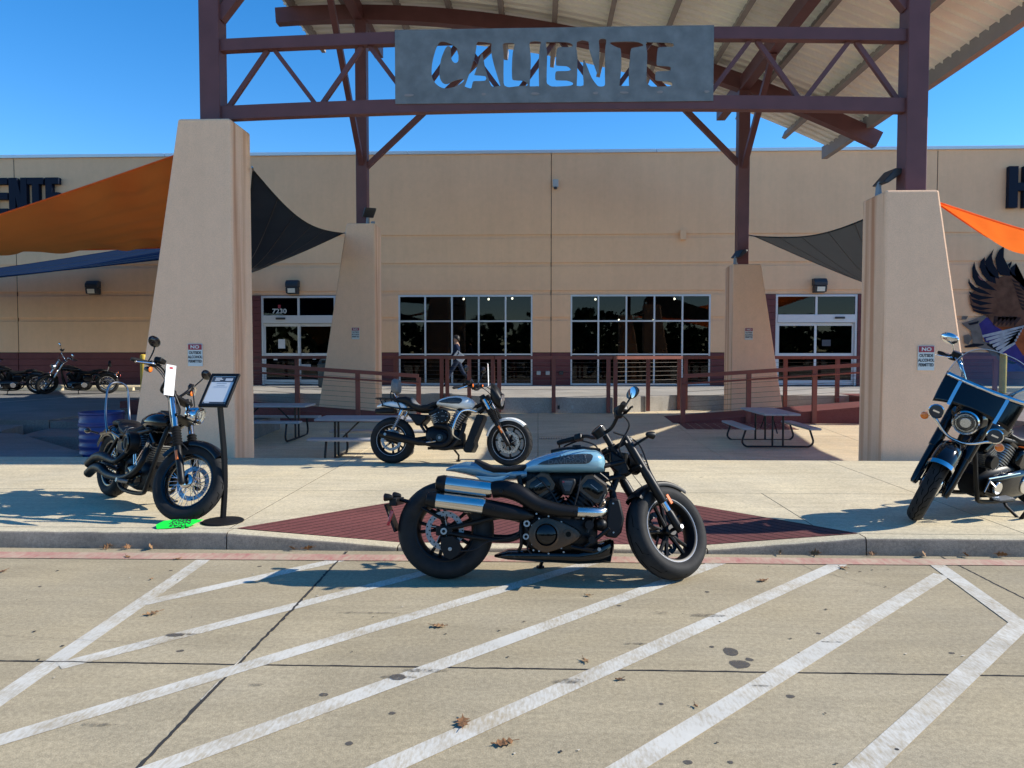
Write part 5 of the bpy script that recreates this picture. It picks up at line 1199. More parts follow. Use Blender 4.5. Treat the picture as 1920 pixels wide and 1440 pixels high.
# ---------------------------------------------------------------- white roadster behind it
def white_bike():
    root = empty('motorcycle'); tag(root, 'white motorcycle with backrest and chrome crash bar parked in front of the picnic tables', 'motorcycle')
    AX = (1.52, 0, .296); rake = R(30); ax = Vector((-math.sin(rake), 0, math.cos(rake))); H = Vector(AX)-Vector((.045*math.cos(rake), 0, .045*math.sin(rake)))+ax*.55
    M = steer(H, rake, R(-9)); P = lambda name, g, bevel=0, sm=35, Mx=None: g.build(name, None, root, smooth=sm, bevel=bevel, M=Mx)
    wheel(root, 'rear_wheel', (0, 0, .296), .296, .145, .198, ('cast', 7, .024, .03), discs=(-1,), disc_r=.135, grooves=0, lip='rim_line', rim_mat='black_satin')
    wheel(root, 'front_wheel', AX, .296, .105, .218, ('cast', 7, .022, .028), M=M, discs=(1, -1), disc_r=.14, grooves=22, lip='rim_line', rim_mat='black_satin', hubw=.09)
    fork(root, M, AX, rake, .045, .10, .66, 'conv')
    P('fork_reflector', G().m('lens_orange').box((0, 0, 0), (.02, .006, .10)), .003, 35, M @ Matrix.Translation(Vector(AX)+ax*.19+Vector((.012, -.134, 0))) @ Matrix.Rotation(-rake, 4, 'Y'))
    P('front_fender', G().m('paint_white').arcband(AX, .308, .115, R(46), R(165), 20, .03, .004, .006), 0, 35, M)
    seat = [(.02, .80, .08, .025, .03, 2.6), (.06, .815, .10, .032, .05, 2.6), (.17, .825, .11, .035, .07, 2.6), (.235, .80, .11, .045, .09, 2.6), (.27, .755, .12, .03, .08, 2.6), (.36, .725, .13, .022, .075, 2.6), (.46, .735, .12, .024, .09, 2.6), (.54, .775, .09, .022, .08, 2.5), (.58, .785, .06, .016, .05, 2.5)]
    P('seat', G().m('leather').body(seat, 22)); P('seat_bolster', G().m('leather_grey').body([(.225, .81, .07, .04, .045, 2.4), (.26, .79, .098, .046, .05, 2.4), (.30, .755, .10, .03, .03, 2.4), (.345, .742, .085, .012, .01, 2.4)], 18))
    P('rear_fender', G().m('paint_white').body([(-.21, .725, .05, .018, .018, 2.6), (-.12, .745, .085, .035, .035, 2.6), (0, .755, .10, .045, .06, 2.8), (.12, .735, .10, .05, .06, 2.8), (.19, .70, .09, .03, .03, 2.8)], 20))
    P('tail_light', G().m('black_plastic').body([(-.235, .665, .05, .03, .03, 3), (-.15, .67, .075, .04, .04, 3), (.02, .68, .08, .04, .045, 3)], 16).m('lens_red').box((-.232, 0, .672), (.02, .07, .03)), 0)
    tank = [(.565, .765, .05, .02, .02, 2.4), (.62, .785, .10, .045, .045, 2.4), (.72, .79, .13, .072, .075, 2.4), (.84, .79, .145, .085, .10, 2.4), (.96, .785, .145, .078, .105, 2.4), (1.04, .77, .125, .06, .085, 2.4), (1.075, .755, .08, .035, .05, 2.4)]
    tk = P('fuel_tank', G().m('paint_white').body(tank, 26)); pan = [(.60, .785), (.66, .812), (.74, .835), (.84, .845), (.90, .838), (.93, .815), (.92, .785), (.89, .765), (.78, .765), (.66, .775)]
    for s in (-1, 1):
        on_surface(tk, tank, pan, 'panel_dark', 'side_panel', s); text_on_surface(tk, tank, 'HARLEY', .026, .79, .812, .05, 'badge_grey', s, sx=1.2); text_on_surface(tk, tank, 'DAVIDSON', .026, .83, .786, .05, 'badge_grey', s, sx=1.2)
    # sissy bar, rack
    g = G().m('dark_tube').tube(smooth_path([(.0, -.07, .76), (-.03, -.07, .86), (-.02, -.065, .93)], 4), .008, 8).tube(smooth_path([(.0, .07, .76), (-.03, .07, .86), (-.02, .065, .93)], 4), .008, 8); g.m('chrome').tube([(.06, -.05, .82), (.01, -.05, .90)], .008, 8).tube([(.06, .05, .82), (.01, .05, .90)], .008, 8)
    P('backrest_frame', g); P('backrest_pad', G().m('leather_grey').body([(-.025, .99, .08, .085, .085, 2.6), (0, .99, .105, .10, .10, 2.6), (.045, .985, .10, .10, .095, 2.6), (.07, .98, .075, .08, .075, 2.6)], 20))
    g = G().m('dark_tube')
    for s in (-1, 1): g.tube(smooth_path([(.12, s*.105, .70), (.06, s*.105, .80), (-.02, s*.10, .825), (-.20, s*.08, .83), (-.235, s*.03, .825)], 4), .0085, 8).tube([(-.12, s*.095, .745), (-.16, s*.095, .825)], .0085, 8).tube([(.13, s*.105, .69), (-.13, s*.10, .735)], .010, 8)
    for x in (-.08, -.15, -.2): g.tube([(x, -.09, .828), (x, .09, .828)], .006, 6)
    P('luggage_rack', g)
    # shocks
    for s in (-1, 1):
        a, b = Vector((.005, s*.125, .36)), Vector((.155, s*.125, .68)); g = G().m('steel').tube([a, b], .009, 8); n_ = 90
        d = b-a; u = d.orthogonal().normalized(); w_ = d.normalized().cross(u)
        g.tube([a+d*(.08+.70*i/n_)+(u*math.cos(i*.75)+w_*math.sin(i*.75))*.022 for i in range(n_)], .0045, 6); g.m('chrome').tube([a+d*.78, a+d*.98], .027, 14); P('shock_absorber', g)
        P('swingarm', G().m('black_satin').tube([(0, s*.105, .296), (.25, s*.11, .30), (.50, s*.10, .34)], .022, 10).box((0, s*.105, .296), (.10, .03, .05)), .005)
    # engine
    P('crankcase', G().m('black_satin').body([(.46, .36, .10, .10, .10, 3), (.54, .35, .14, .14, .15, 3.4), (.72, .34, .15, .16, .16, 3.4), (.86, .33, .14, .12, .14, 3.4), (.94, .32, .09, .08, .10, 3)], 20))
    for nm, b, t in (('rear_cylinder', (.66, 0, .44), (.565, 0, .64)), ('front_cylinder', (.78, 0, .44), (.92, 0, .66))):
        g = G(); cylinder_fins(g, b, t, .125, .085, 9, 'black_satin', 'alloy'); P(nm, g)
        t = Vector(t); d = (t-Vector(b)).normalized(); P('rocker_cover', G().m('black_satin').bar(t-d*.01, t+d*.06, .22, .15, (d.z, 0, -d.x)), .025)
    g = G().m('black_satin').lathe([(0, -.20), (.075, -.20), (.088, -.19), (.092, -.16), (.085, -.10), (0, -.10)], 32, (.69, 0, .60), closed=False); ac = P('air_cleaner', g)
    g = G().m('steel')
    for k in range(8): a = 2*math.pi*k/8; g.disc((.69+.066*math.cos(a), -.201, .60+.066*math.sin(a)), .005, (0, 1, 0), 8, .006)
    g.m('badge_grey').box((.70, -.203, .605), (.045, .004, .012)); g.build('cover_bolt', None, ac)
    cv = P('clutch_cover', G().m('black_satin').body([(.48, .33, .01, .06, .06, 2.5, -.15), (.52, .33, .035, .10, .10, 2.5, -.15), (.62, .33, .04, .11, .115, 2.5, -.15), (.72, .325, .035, .085, .09, 2.5, -.15), (.76, .325, .01, .05, .05, 2.5, -.15)], 18)); G().m('black_gloss').disc((.665, -.195, .335), .045, (0, 1, 0), 22, .02).m('alloy').disc((.665, -.206, .335), .018, (0, 1, 0), 16, .006).build('cover_boss', None, cv)
    P('side_cover', G().m('black_satin').prism([(.20, .64), (.46, .62), (.47, .57), (.40, .49), (.34, .48), (.27, .57)], -.135, .135), .02)
    # exhaust
    g = G().m('black_satin').tube([(-.105, -.185, .375), (-.10, -.185, .373), (.10, -.19, .335), (.24, -.19, .305), (.25, -.19, .303), (.40, -.19, .275), (.50, -.19, .262)], [.044, .050, .052, .052, .048, .046, .032], 20); g.m('steel').disc((-.03, -.238, .365), .018, (0, 1, 0), 14, .006); P('muffler', g)
    P('exhaust_pipe', G().m('black_matte').tube(smooth_path([(.48, -.19, .265), (.60, -.19, .245), (.72, -.19, .25), (.80, -.185, .32), (.79, -.175, .43), (.72, -.16, .475), (.58, -.13, .49)], 5), .033, 14))
    P('exhaust_pipe', G().m('black_matte').tube(smooth_path([(.60, -.17, .215), (.76, -.17, .205), (.86, -.16, .28), (.93, -.13, .40), (.96, -.1, .52)], 5), .028, 14))
    rd = P('radiator', G().m('black_satin').prism([(.95, .19), (.985, .155), (1.06, .155), (1.10, .24), (1.09, .30), (1.20, .58), (1.195, .63), (1.12, .64), (1.06, .50)], -.14, .14), .014)
    G().m('black_plastic').prism([(1.065, .27), (1.085, .28), (1.185, .565), (1.165, .585), (1.14, .58)], -.146, .146).build('radiator_core', None, rd, smooth=0)
    for s in (-1, 1): P('crash_bar', G().m('chrome').tube(smooth_path([(1.10, s*.10, .665), (1.02, s*.16, .685), (.935, s*.25, .655), (.885, s*.29, .55), (.855, s*.29, .42), (.86, s*.24, .36), (.92, s*.13, .31)], 5), .016, 12))
    g = G().m('black_satin')
    for s in (-1, 1):
        for a, b in (((1.0, s*.08, .70), (1.22, s*.03, .80)), ((1.12, s*.06, .66), (1.22, s*.03, .74)), ((.95, s*.12, .22), (.50, s*.12, .2)), ((.3, s*.11, .62), (.46, s*.11, .40)), ((.1, s*.09, .69), (.55, s*.09, .70))): g.tube([a, b], .018, 10)
    g.tube([(1.205, 0, .70), (1.155, 0, .83)], .036, 12); P('frame', g); P('foot_peg', G().m('black_satin').tube([(.56, -.15, .30), (.56, -.29, .31)], .018, 10).m('steel').tube([(.50, -.21, .27), (.62, -.215, .29)], .012, 8))
    C = H+ax*.26
    handlebar(root, M, [(C.x-.01, 0, C.z-.02), (C.x-.0, .10, C.z-.01), (C.x-.05, .22, C.z+.03), (C.x-.17, .36, C.z+.0)], lever_mt='chrome')
    P('headlight', G().m('black_satin').tube([(1.33, 0, .84), (1.37, 0, .83), (1.42, 0, .82)], [.06, .085, .088], 22).m('lamp_reflector').disc((1.425, 0, .82), .076, (1, 0, -.1), 22, .01), 0, 35, M)
    P('fly_screen', G().m('black_satin').body([(1.29, .93, .085, .11, .12, 2.2), (1.33, .90, .115, .12, .15, 2.2), (1.38, .86, .115, .10, .15, 2.2), (1.425, .82, .10, .06, .12, 2.2)], 22, cap=False), 0, 40, M)
    for s in (-1, 1): mirror(root, M, (C.x-.08, s*.27, C.z+.03), (C.x-.02, s*.34, C.z+.24), (-1, 0, .0), .055); bullet(root, M, (C.x+.01, s*.19, C.z+.03), (1, 0, 0), .024, .06)
    g = G().m('dark_tube')
    for q in ([(C.x-.02, -.2, C.z), (C.x+.09, -.15, C.z+.02), (1.30, -.08, .88), (1.24, -.05, .75)], [(C.x-.02, .2, C.z), (C.x+.09, .15, C.z+.02), (1.30, .08, .88), (1.24, .05, .75)], [(1.28, -.09, .85), (1.36, -.11, .7), (1.42, -.11, .55), (1.46, -.11, .42)]): g.tube(smooth_path(q, 6), .006, 6)
    P('cables', g, 0, 35, M); kickstand(root, .78); return root
wb = white_bike(); place(wb, (-1.87, 9.46), R(-6.5), 8, .13)
# ---------------------------------------------------------------- cruisers
def cruiser(kind, label, steer_deg):
    """kind: 'bobber' (left), 'tourer' (right), 'far_a', 'far_b' (driveway)"""
    root = empty('motorcycle'); tag(root, label, 'motorcycle')
    tour = kind == 'tourer'; far = kind.startswith('far'); bob = kind == 'bobber'
    AX = (1.62, 0, .332 if not tour else .335); rake = R(29 if not far else 31); ax = Vector((-math.sin(rake), 0, math.cos(rake))); nrm = Vector((math.cos(rake), 0, math.sin(rake)))
    H = Vector(AX)-nrm*.05+ax*.62; M = steer(H, rake, R(steer_deg)); P = lambda name, g, bevel=0, sm=35, Mx=None: g.build(name, None, root, smooth=sm, bevel=bevel, M=Mx)
    wf, wr = (.13 if tour else .11), .155
    rim_m = 'black_gloss'
    wheel(root, 'rear_wheel', (0, 0, .325), .325, wr, .222, ('wire', 40), discs=(1,), disc_r=.14, rim_mat=rim_m if not far else 'chrome', hub=.05, grooves=0 if far else 24, hub_mat='black_gloss' if not tour else 'chrome')
    fw = wheel(root, 'front_wheel', AX, AX[2], wf, .235 if not tour else .212, ('wire', 40), M=M, discs=(1,) if not tour else (-1,), disc_r=.148, rim_mat=rim_m, hub=.052, grooves=0 if far else 22, hub_mat='chrome', hubw=.10)
    if tour:
        for s in (-1, 1): G().m('chrome').dome(Vector(AX)+Vector((0, s*.052, 0)), .088, (0, s, 0), .035, 28, 6).build('hub_cap', None, fw)
    elif bob:
        G().m('chrome').dome(Vector(AX)+Vector((0, -.05, 0)), .062, (0, -1, 0), .02, 24, 5).build('hub_cap', None, fw)
    fork(root, M, AX, rake, .05, .118 if not tour else .125, .80 if not tour else .76, 'conv' if bob else 'covered' if tour else 'chrome')
    if bob:
        P('fork_reflector', G().m('lens_orange').box((0, 0, 0), (.024, .008, .085)), .003, 35, M @ Matrix.Translation(Vector(AX)+ax*.21+Vector((.0, -.152, 0))) @ Matrix.Rotation(-rake, 4, 'Y'))
    # mudguards
    if tour:
        ff = P('front_fender', G().m('black_gloss').arcband(AX, .372, .19, R(46), R(205), 30, .10, .005, .03), 0, 45, M)
        G().m('chrome').arcband((AX[0], 0, AX[2]), .377, .20, R(44.5), R(50), 3, .10, .010, .03).build('fender_trim', None, ff)
        P('fender_strut', G().m('black_satin').tube([(AX[0], -.10, AX[2]), (AX[0]-.32, -.10, AX[2]+.08)], .007, 6).tube([(AX[0], .10, AX[2]), (AX[0]-.32, .10, AX[2]+.08)], .007, 6), 0, 35, M)
    else:
        P('front_fender', G().m('black_gloss').arcband(AX, .352, .145, R(48), R(150), 20, .045, .005, .012), 0, 40, M)
    rf = P('rear_fender', G().m('black_gloss').arcband((0, 0, .325), .365, .20, R(15), R(150 if not tour else 178), 26, .09, .005, .02), 0, 45)
    for s in (-1, 1): P('fender_strut', G().m('black_gloss').tube([(-.17, s*.105, .60), (.10, s*.11, .64), (.36, s*.11, .60)], .017, 8), 0)
    # tank
    tank = [(.70, .755, .04, .02, .02, 2.3), (.76, .765, .09, .045, .04, 2.3), (.86, .775, .135, .075, .07, 2.3), (.98, .79, .155, .09, .085, 2.3), (1.10, .80, .15, .085, .085, 2.3), (1.20, .80, .115, .06, .065, 2.3), (1.235, .80, .07, .03, .035, 2.3)]
    if tour: tank = [(a, b+.005, c*1.18, d*1.05, e, f) for a, b, c, d, e, f in tank]
    tk = P('fuel_tank', G().m('black_gloss').body(tank, 28)); 
    P('tank_console', G().m('black_satin' if not tour else 'chrome').body([(.86, .848, .025, .01, .02, 2.5), (.98, .875, .05, .015, .02, 2.5), (1.10, .88, .045, .015, .02, 2.5), (1.18, .862, .03, .01, .02, 2.5)], 14).disc((1.02, 0, .893), .04, (0, 0, 1), 20, .015))
    # seat
    seat = [(.24, .70, .09, .02, .03, 2.6), (.30, .71, .125, .045, .05, 2.6), (.40, .685, .15, .04, .06, 2.6), (.52, .665, .155, .03, .055, 2.6), (.64, .68, .12, .035, .06, 2.6), (.73, .725, .075, .03, .05, 2.5), (.765, .745, .05, .015, .03, 2.5)]
    st_ = P('seat', G().m('leather').body(seat, 24))
    pil = [(.0, .715, .06, .015, .02, 2.6), (.04, .725, .09, .03, .035, 2.6), (.14, .74, .10, .03, .04, 2.6), (.25, .735, .10, .03, .05, 2.6), (.29, .72, .07, .015, .03, 2.6)]
    P('pillion_seat', G().m('leather').body(pil, 20))
    if bob:
        for k in range(6):      # stitched ribs on the side of the seat
            x = .34+k*.05; G().m('badge_grey').tube(smooth_path([(x, -.155, .66), (x-.008, -.13, .70), (x-.015, -.08, .715)], 4), .0022, 5).build('seat_stitch', None, st_)
    # sissy bar
    if bob:
        P('sissy_bar', G().m('dark_chrome').tube(smooth_path([(.02, -.115, .62), (-.10, -.112, .80), (-.17, -.10, 1.02), (-.19, -.07, 1.10), (-.20, 0, 1.125), (-.19, .07, 1.10), (-.17, .10, 1.02), (-.10, .112, .80), (.02, .115, .62)], 5), .011, 10))
    if kind == 'far_b': P('backrest', G().m('leather').body([(-.12, .93, .08, .10, .09, 2.6), (-.08, .93, .10, .11, .10, 2.6), (-.05, .92, .08, .09, .09, 2.6)], 16).m('chrome').tube([(-.02, -.06, .7), (-.08, -.06, .9)], .008, 8).tube([(-.02, .06, .7), (-.08, .06, .9)], .008, 8))
    # engine: two finned barrels, covers, pushrods
    cm = 'black_satin' if not tour else 'black_gloss'
    P('crankcase', G().m('black_satin').body([(.52, .34, .10, .10, .12, 3), (.62, .33, .13, .14, .16, 3.4), (.80, .32, .14, .15, .165, 3.4), (1.0, .31, .13, .13, .14, 3.4), (1.08, .30, .08, .08, .10, 3)], 20))
    for nm, b, t in (('rear_cylinder', (.80, 0, .42), (.69, 0, .62)), ('front_cylinder', (.88, 0, .42), (1.01, 0, .62))):
        g = G(); cylinder_fins(g, b, t, .105, .085, 10, 'black_satin' if not tour else 'alloy', 'alloy' if tour or bob else None); cy = P(nm, g); t = Vector(t); b = Vector(b); d = (t-b).normalized()
        G().m('black_gloss').bar(t-d*.005, t+d*.055, .20, .16, (d.z, 0, -d.x)).build('rocker_cover', None, cy, smooth=0, bevel=.022)
        g = G().m('chrome')
        for o_ in (-.022, .022): g.tube([Vector((.84+o_*1.3, -.125, .39)), t+Vector((o_, -.105, -.01))], .011, 10)
        g.build('pushrod_tube', None, cy)
    P('cam_cover', G().m('black_gloss' if not tour else 'chrome').body([(.70, .31, .01, .05, .06, 2.4, -.13), (.74, .31, .03, .085, .09, 2.4, -.14), (.86, .30, .035, .09, .10, 2.4, -.14), (.96, .30, .03, .07, .08, 2.4, -.14), (1.0, .30, .01, .04, .05, 2.4, -.13)], 18))
    ac = P('air_cleaner', G().m('black_satin').lathe([(0, -.235), (.06, -.235), (.092, -.225), (.10, -.20), (.10, -.15), (.08, -.13), (0, -.13)], 30, (.83, 0, .585), closed=False)); G().m('black_gloss').lathe([(.062, -.238), (.072, -.243), (.082, -.238), (.072, -.23)], 30, (.83, 0, .585)).m('badge_grey').bar((.83, -.238, .54), (.83, -.238, .63), .004, .02).build('cover_ring', None, ac)
    pm = 'black_gloss'
    pc = P('primary_cover', G().m(pm).body([(.44, .315, .01, .06, .07, 2.2, .15), (.48, .315, .04, .105, .11, 2.3, .16), (.60, .315, .05, .12, .13, 2.4, .165), (.80, .315, .05, .115, .125, 2.4, .165), (.98, .31, .045, .10, .11, 2.3, .16), (1.06, .31, .01, .06, .07, 2.2, .15)], 22))
    G().m('chrome' if tour or far else 'black_gloss').disc((.60, .215, .315), .08, (0, 1, 0), 28, .02).build('derby_cover', None, pc); G().m('chrome' if tour or far else 'black_gloss').disc((.99, .205, .31), .055, (0, 1, 0), 24, .02).build('stator_cover', None, pc)
    P('oil_tank', G().m('black_gloss').prism([(.36, .60), (.62, .60), (.66, .46), (.60, .40), (.42, .40), (.36, .48)], -.145, .145), .03)
    # exhaust on the right
    em = 'black_satin' if not far else 'chrome'
    for q in ([(1.02, -.11, .55), (1.08, -.16, .47), (1.02, -.19, .36), (.80, -.21, .27), (.45, -.215, .26), (.10, -.22, .275), (-.28, -.225, .31)], [(.70, -.11, .55), (.66, -.17, .46), (.60, -.21, .40), (.38, -.22, .375), (.10, -.22, .385), (-.22, -.225, .405)]):
        if bob:     # two pipes with curled cut tips
            q = q[:-3]+([(.45, -.21, .26), (.28, -.215, .30), (.12, -.22, .29), (-.02, -.225, .22)] if q[0][0] > 1 else [(.45, -.21, .40), (.28, -.215, .415), (.12, -.22, .39), (-.04, -.225, .31)])
        pth = smooth_path(q, 5); n_ = len(pth); P('exhaust_pipe', G().m(em).tube(pth, [.026+.018*min(1, max(0, i/n_-.35)*3) for i in range(n_)], 16))
    # frame, floorboards or pegs, stand
    g = G().m('black_satin')
    for s in (-1, 1):
        g.tube(smooth_path([(1.22, s*.03, .80), (1.20, s*.09, .55), (1.12, s*.12, .25), (1.02, s*.12, .16), (.55, s*.12, .15), (.42, s*.11, .28)], 5), .019, 10); g.tube([(1.2, s*.03, .77), (.65, s*.09, .66), (.30, s*.10, .62), (.0, s*.11, .325)], .019, 10); g.tube([(.42, s*.11, .30), (0, s*.115, .325)], .022, 10)
    g.tube([(1.245, 0, .74), (1.195, 0, .87)], .038, 12); P('frame', g)
    for s in (-1, 1):
        if tour: P('floorboard', G().m('black_satin').body([(.86, .235, .02, .01, .012, 3, s*.27), (.90, .235, .05, .012, .014, 3, s*.27), (1.10, .24, .05, .012, .014, 3, s*.27), (1.16, .25, .02, .01, .012, 3, s*.27)], 14).m('alloy').box((1.0, s*.27, .249), (.2, .075, .004)))
        else: P('foot_peg', G().m('black_satin').tube([(.90, s*.14, .24), (.90, s*.30, .26)], .016, 10).m('alloy').tube([(.90, s*.21, .25), (.90, s*.30, .265)], .02, 10))
    if tour: P('shift_lever', G().m('chrome').tube([(.98, .20, .30), (1.16, .22, .40), (1.20, .22, .30)], .009, 8).tube([(.70, .20, .42), (1.16, .21, .41)], .007, 8))
    if tour: P('jiffy_peg', G().m('black_matte').tube([(.78, .33, .05), (.80, .38, .17)], .017, 10))
    kickstand(root, .72, y=.30)
    # rear lamps
    P('tail_light', G().m('black_gloss').body([(-.36, .56, .045, .03, .03, 2.5), (-.32, .565, .05, .04, .04, 2.5), (-.28, .575, .03, .03, .03, 2.5)], 14).m('lens_red').dome((-.362, 0, .56), .035, (-1, 0, 0), .015, 16, 4))
    for s in (-1, 1): bullet(root, None, (-.27, s*.20, .62), (-1, 0, 0), .028, .07, lens='lens_red' if bob else 'lens_orange', body='black_gloss' if not far else 'chrome', stem=(-.23, s*.11, .60), name='rear_signal')
    # front end
    C = H+ax*.28
    if bob:
        handlebar(root, M, [(C.x-.03, 0, C.z-.05), (C.x-.03, .11, C.z-.05), (C.x+.02, .17, C.z+.06), (C.x-.03, .25, C.z+.13), (C.x-.16, .42, C.z+.10)], lever_mt='chrome', mt='black_satin')
        bc = Vector((C.x-.08, 0, C.z+.12))
    elif tour:
        handlebar(root, M, [(C.x-.06, 0, C.z-.06), (C.x-.06, .10, C.z-.05), (C.x-.05, .22, C.z+.10), (C.x-.12, .30, C.z+.16), (C.x-.26, .45, C.z+.13)], lever_mt='chrome', mt='chrome', r=.016)
        bc = Vector((C.x-.16, 0, C.z+.16))
    else:
        handlebar(root, M, [(C.x-.03, 0, C.z-.05), (C.x-.03, .09, C.z-.03), (C.x+.01, .17, C.z+.10), (C.x-.04, .25, C.z+.15), (C.x-.16, .40, C.z+.12)], lever_mt='chrome', mt='chrome'); bc = Vector((C.x-.08, 0, C.z+.14))
    P('riser', G().m('chrome' if far else 'black_satin').tube([H+ax*.16+Vector((0, -.05, 0)), C+Vector((-.04, -.05, -.05))], .016, 10).tube([H+ax*.16+Vector((0, .05, 0)), C+Vector((-.04, .05, -.05))], .016, 10), 0, 35, M)
    hl = Vector((H.x+.20, 0, H.z+.055)) if not tour else Vector((H.x+.215, 0, H.z+.04)); hr = .073 if not tour else .092
    hb = P('headlight', G().m('black_gloss' if tour else 'chrome').tube([hl-Vector((.12, 0, 0)), hl-Vector((.10, 0, 0)), hl-Vector((.04, 0, 0)), hl], [hr*.35, hr*.75, hr*.98, hr], 26), 0, 35, M)
    G().m('chrome').lathe([(hr*1.06, -.012), (hr*1.08, .004), (hr*.98, .016), (hr*.90, .008), (hr*.92, -.012)], 30, hl, 'X').build('bezel', None, hb)
    G().m('panel_dark').disc(hl+Vector((.004, 0, 0)), hr*.92, (1, 0, 0), 26, .008).m('lamp_reflector').disc(hl+Vector((.010, 0, 0)), hr*.45, (1, 0, 0), 22, .012).lathe([(hr*.80, .006), (hr*.80, .012), (hr*.72, .012), (hr*.72, .006)], 28, hl, 'X').build('lamp_insert', None, hb)
    G().m('clear_glass').dome(hl+Vector((.012, 0, 0)), hr*.92, (1, 0, 0), .018, 26, 4).build('lens', None, hb)
    if tour:
        P('nacelle', G().m('black_gloss').body([(H.x-.02, H.z+.05, .11, .10, .12, 2.4), (H.x+.08, H.z+.05, .14, .10, .11, 2.4), (H.x+.13, H.z+.045, .11, .095, .10, 2.4)], 22), 0, 35, M)
        bar = [(H.x+.17, s_*y_, H.z+z_) for s_, y_, z_ in ((-1, .27, -.02), (-1, .20, -.045), (-1, .13, -.10), (-1, .06, -.135), (1, 0, -.14), (1, .06, -.135), (1, .13, -.10), (1, .20, -.045), (1, .27, -.02))]
        P('light_bar', G().m('chrome').tube(smooth_path(bar, 4), .013, 12), 0, 35, M)
        for s in (-1, 1):
            c_ = Vector((H.x+.225, s*.225, H.z+.035)); pb = P('passing_lamp', G().m('chrome').tube([c_-Vector((.07, 0, 0)), c_-Vector((.06, 0, 0)), c_-Vector((.02, 0, 0)), c_], [.02, .042, .056, .058], 24).lathe([(.060, -.008), (.062, .004), (.054, .010), (.052, -.004)], 26, c_, 'X'), 0, 35, M)
            G().m('panel_dark').disc(c_+Vector((.001, 0, 0)), .054, (1, 0, 0), 22, .008).m('lamp_reflector').box(c_+Vector((.006, 0, 0)), (.004, .05, .014)).build('lamp_insert', None, pb)
            bullet(root, M, (H.x+.20, s*.29, H.z-.04), (1, 0, 0), .034, .085, body='chrome', stem=(H.x+.17, s*.25, H.z-.025))
        # windshield: black lower panel, chrome strips, clear top
        def shield(z, u):   # u -1..1 across
            wmax = .29+.015*math.sin((z-.0)*6); th_ = u*1.0
            return Vector((H.x+.155-(z-.05)*.42-.13*(1-math.cos(th_)), wmax*math.sin(th_)/math.sin(1.0), H.z+z))
        def panel(z0, z1, zt_fun=None, nu=20, nv=8):
            g = G(); vs = []
            for i in range(nu+1):
                u_ = -1+2*i/nu; top = zt_fun(u_) if zt_fun else z1; bot = z0(u_) if callable(z0) else z0
                for j in range(nv+1): vs.append(shield(bot+(top-bot)*j/nv, u_))
            g.add(vs, [(i*(nv+1)+j, (i+1)*(nv+1)+j, (i+1)*(nv+1)+j+1, i*(nv+1)+j+1) for i in range(nu) for j in range(nv)]); return g
        low = lambda u_: .07+.05*(1-abs(u_))*0+.06*math.cos(u_*1.57)
        def slb(name, g, mt): o = g.build(name, mt, root, smooth=40, M=M); md = o.modifiers.new('solid', 'SOLIDIFY'); md.thickness = .004; return o
        sh = slb('windshield', panel(.31, None, lambda u_: .31+.30*math.sqrt(max(0, 1-abs(u_)**2.6))), 'clear_glass')
        G().m('paper_grey').tube([shield(.31+.30*math.sqrt(max(0, 1-abs(k/24-1)**2.6)), k/24-1) for k in range(49)], .0035, 6).build('glass_edge', None, root, M=M)
        slb('windshield_panel', panel(low, .312), 'black_gloss')
        g = panel(.298, .328, nv=2); o = g.build('windshield_trim', 'chrome', root, smooth=40, M=M); md = o.modifiers.new('solid', 'SOLIDIFY'); md.thickness = .012; md.offset = 0
        for s in (-1, 1):
            pts_ = [shield(.10+.20*k/5, s*.52)+Vector((.006, 0, 0)) for k in range(6)]
            g = G()
            for k in range(5): g.bar(pts_[k], pts_[k+1], .026, .006, (1, 0, .3))
            g.build('windshield_strut', 'chrome', root, smooth=0, M=M)
        g = G().m('steel')
        for u_ in (-.52, -.2, .2, .52): g.disc(shield(.313, u_)+Vector((.010, 0, 0)), .006, (1, 0, .3), 8, .008)
        g.build('windshield_screw', None, root, M=M)
        for s in (-1, 1):
            G().m('chrome').tube([(bc.x+.02, s*.34, bc.z), (bc.x+.03, s*.36, bc.z+.09), (bc.x+.05, s*.40, bc.z+.13)], .008, 8)
            mirror(root, M, (bc.x-.02, s*.33, bc.z), (bc.x+.03, s*.42, bc.z+.14), (-1, 0, .1), .06, mt='chrome', stem_mt='chrome')
        # leather saddlebags, chrome crash bar
        for s in (-1, 1): P('saddlebag', G().m('leather').body([(-.33, .50, .05, .12, .12, 3.5, s*.24), (-.28, .50, .075, .14, .16, 3.5, s*.24), (.12, .50, .075, .14, .16, 3.5, s*.24), (.17, .50, .05, .12, .12, 3.5, s*.24)], 18), 0)
        P('sissy_bar', G().m('chrome').tube(smooth_path([(-.02, -.12, .62), (-.12, -.10, .95), (-.14, 0, 1.05), (-.12, .10, .95), (-.02, .12, .62)], 5), .010, 8))
        P('horn', G().m('black_satin').disc((1.02, .13, .52), .06, (0, 1, 0), 22, .05))
    else:
        for s in (-1, 1):
            mirror(root, M, (bc.x-.0, s*.33, bc.z), (bc.x+.04, s*.40, bc.z+.17), (-1, 0, .05), .058, mt='black_gloss' if bob else 'chrome', stem_mt='black_satin' if bob else 'chrome')
            if bob: bullet(root, M, (bc.x+.02, s*.31, bc.z-.055), (1, 0, 0), .026, .075, body='black_gloss')
            else: bullet(root, M, (H.x+.16, s*.19, H.z-.02), (1, 0, 0), .03, .08, body='chrome', stem=(H.x+.1, s*.12, H.z-.02))
    if kind == 'far_a': 
        for s in (-1, 1): P('crash_bar', G().m('chrome').tube(smooth_path([(1.19, s*.08, .62), (1.20, s*.22, .58), (1.20, s*.27, .46), (1.19, s*.2, .30), (1.12, s*.11, .22)], 5), .015, 10))
    g = G().m('dark_tube')
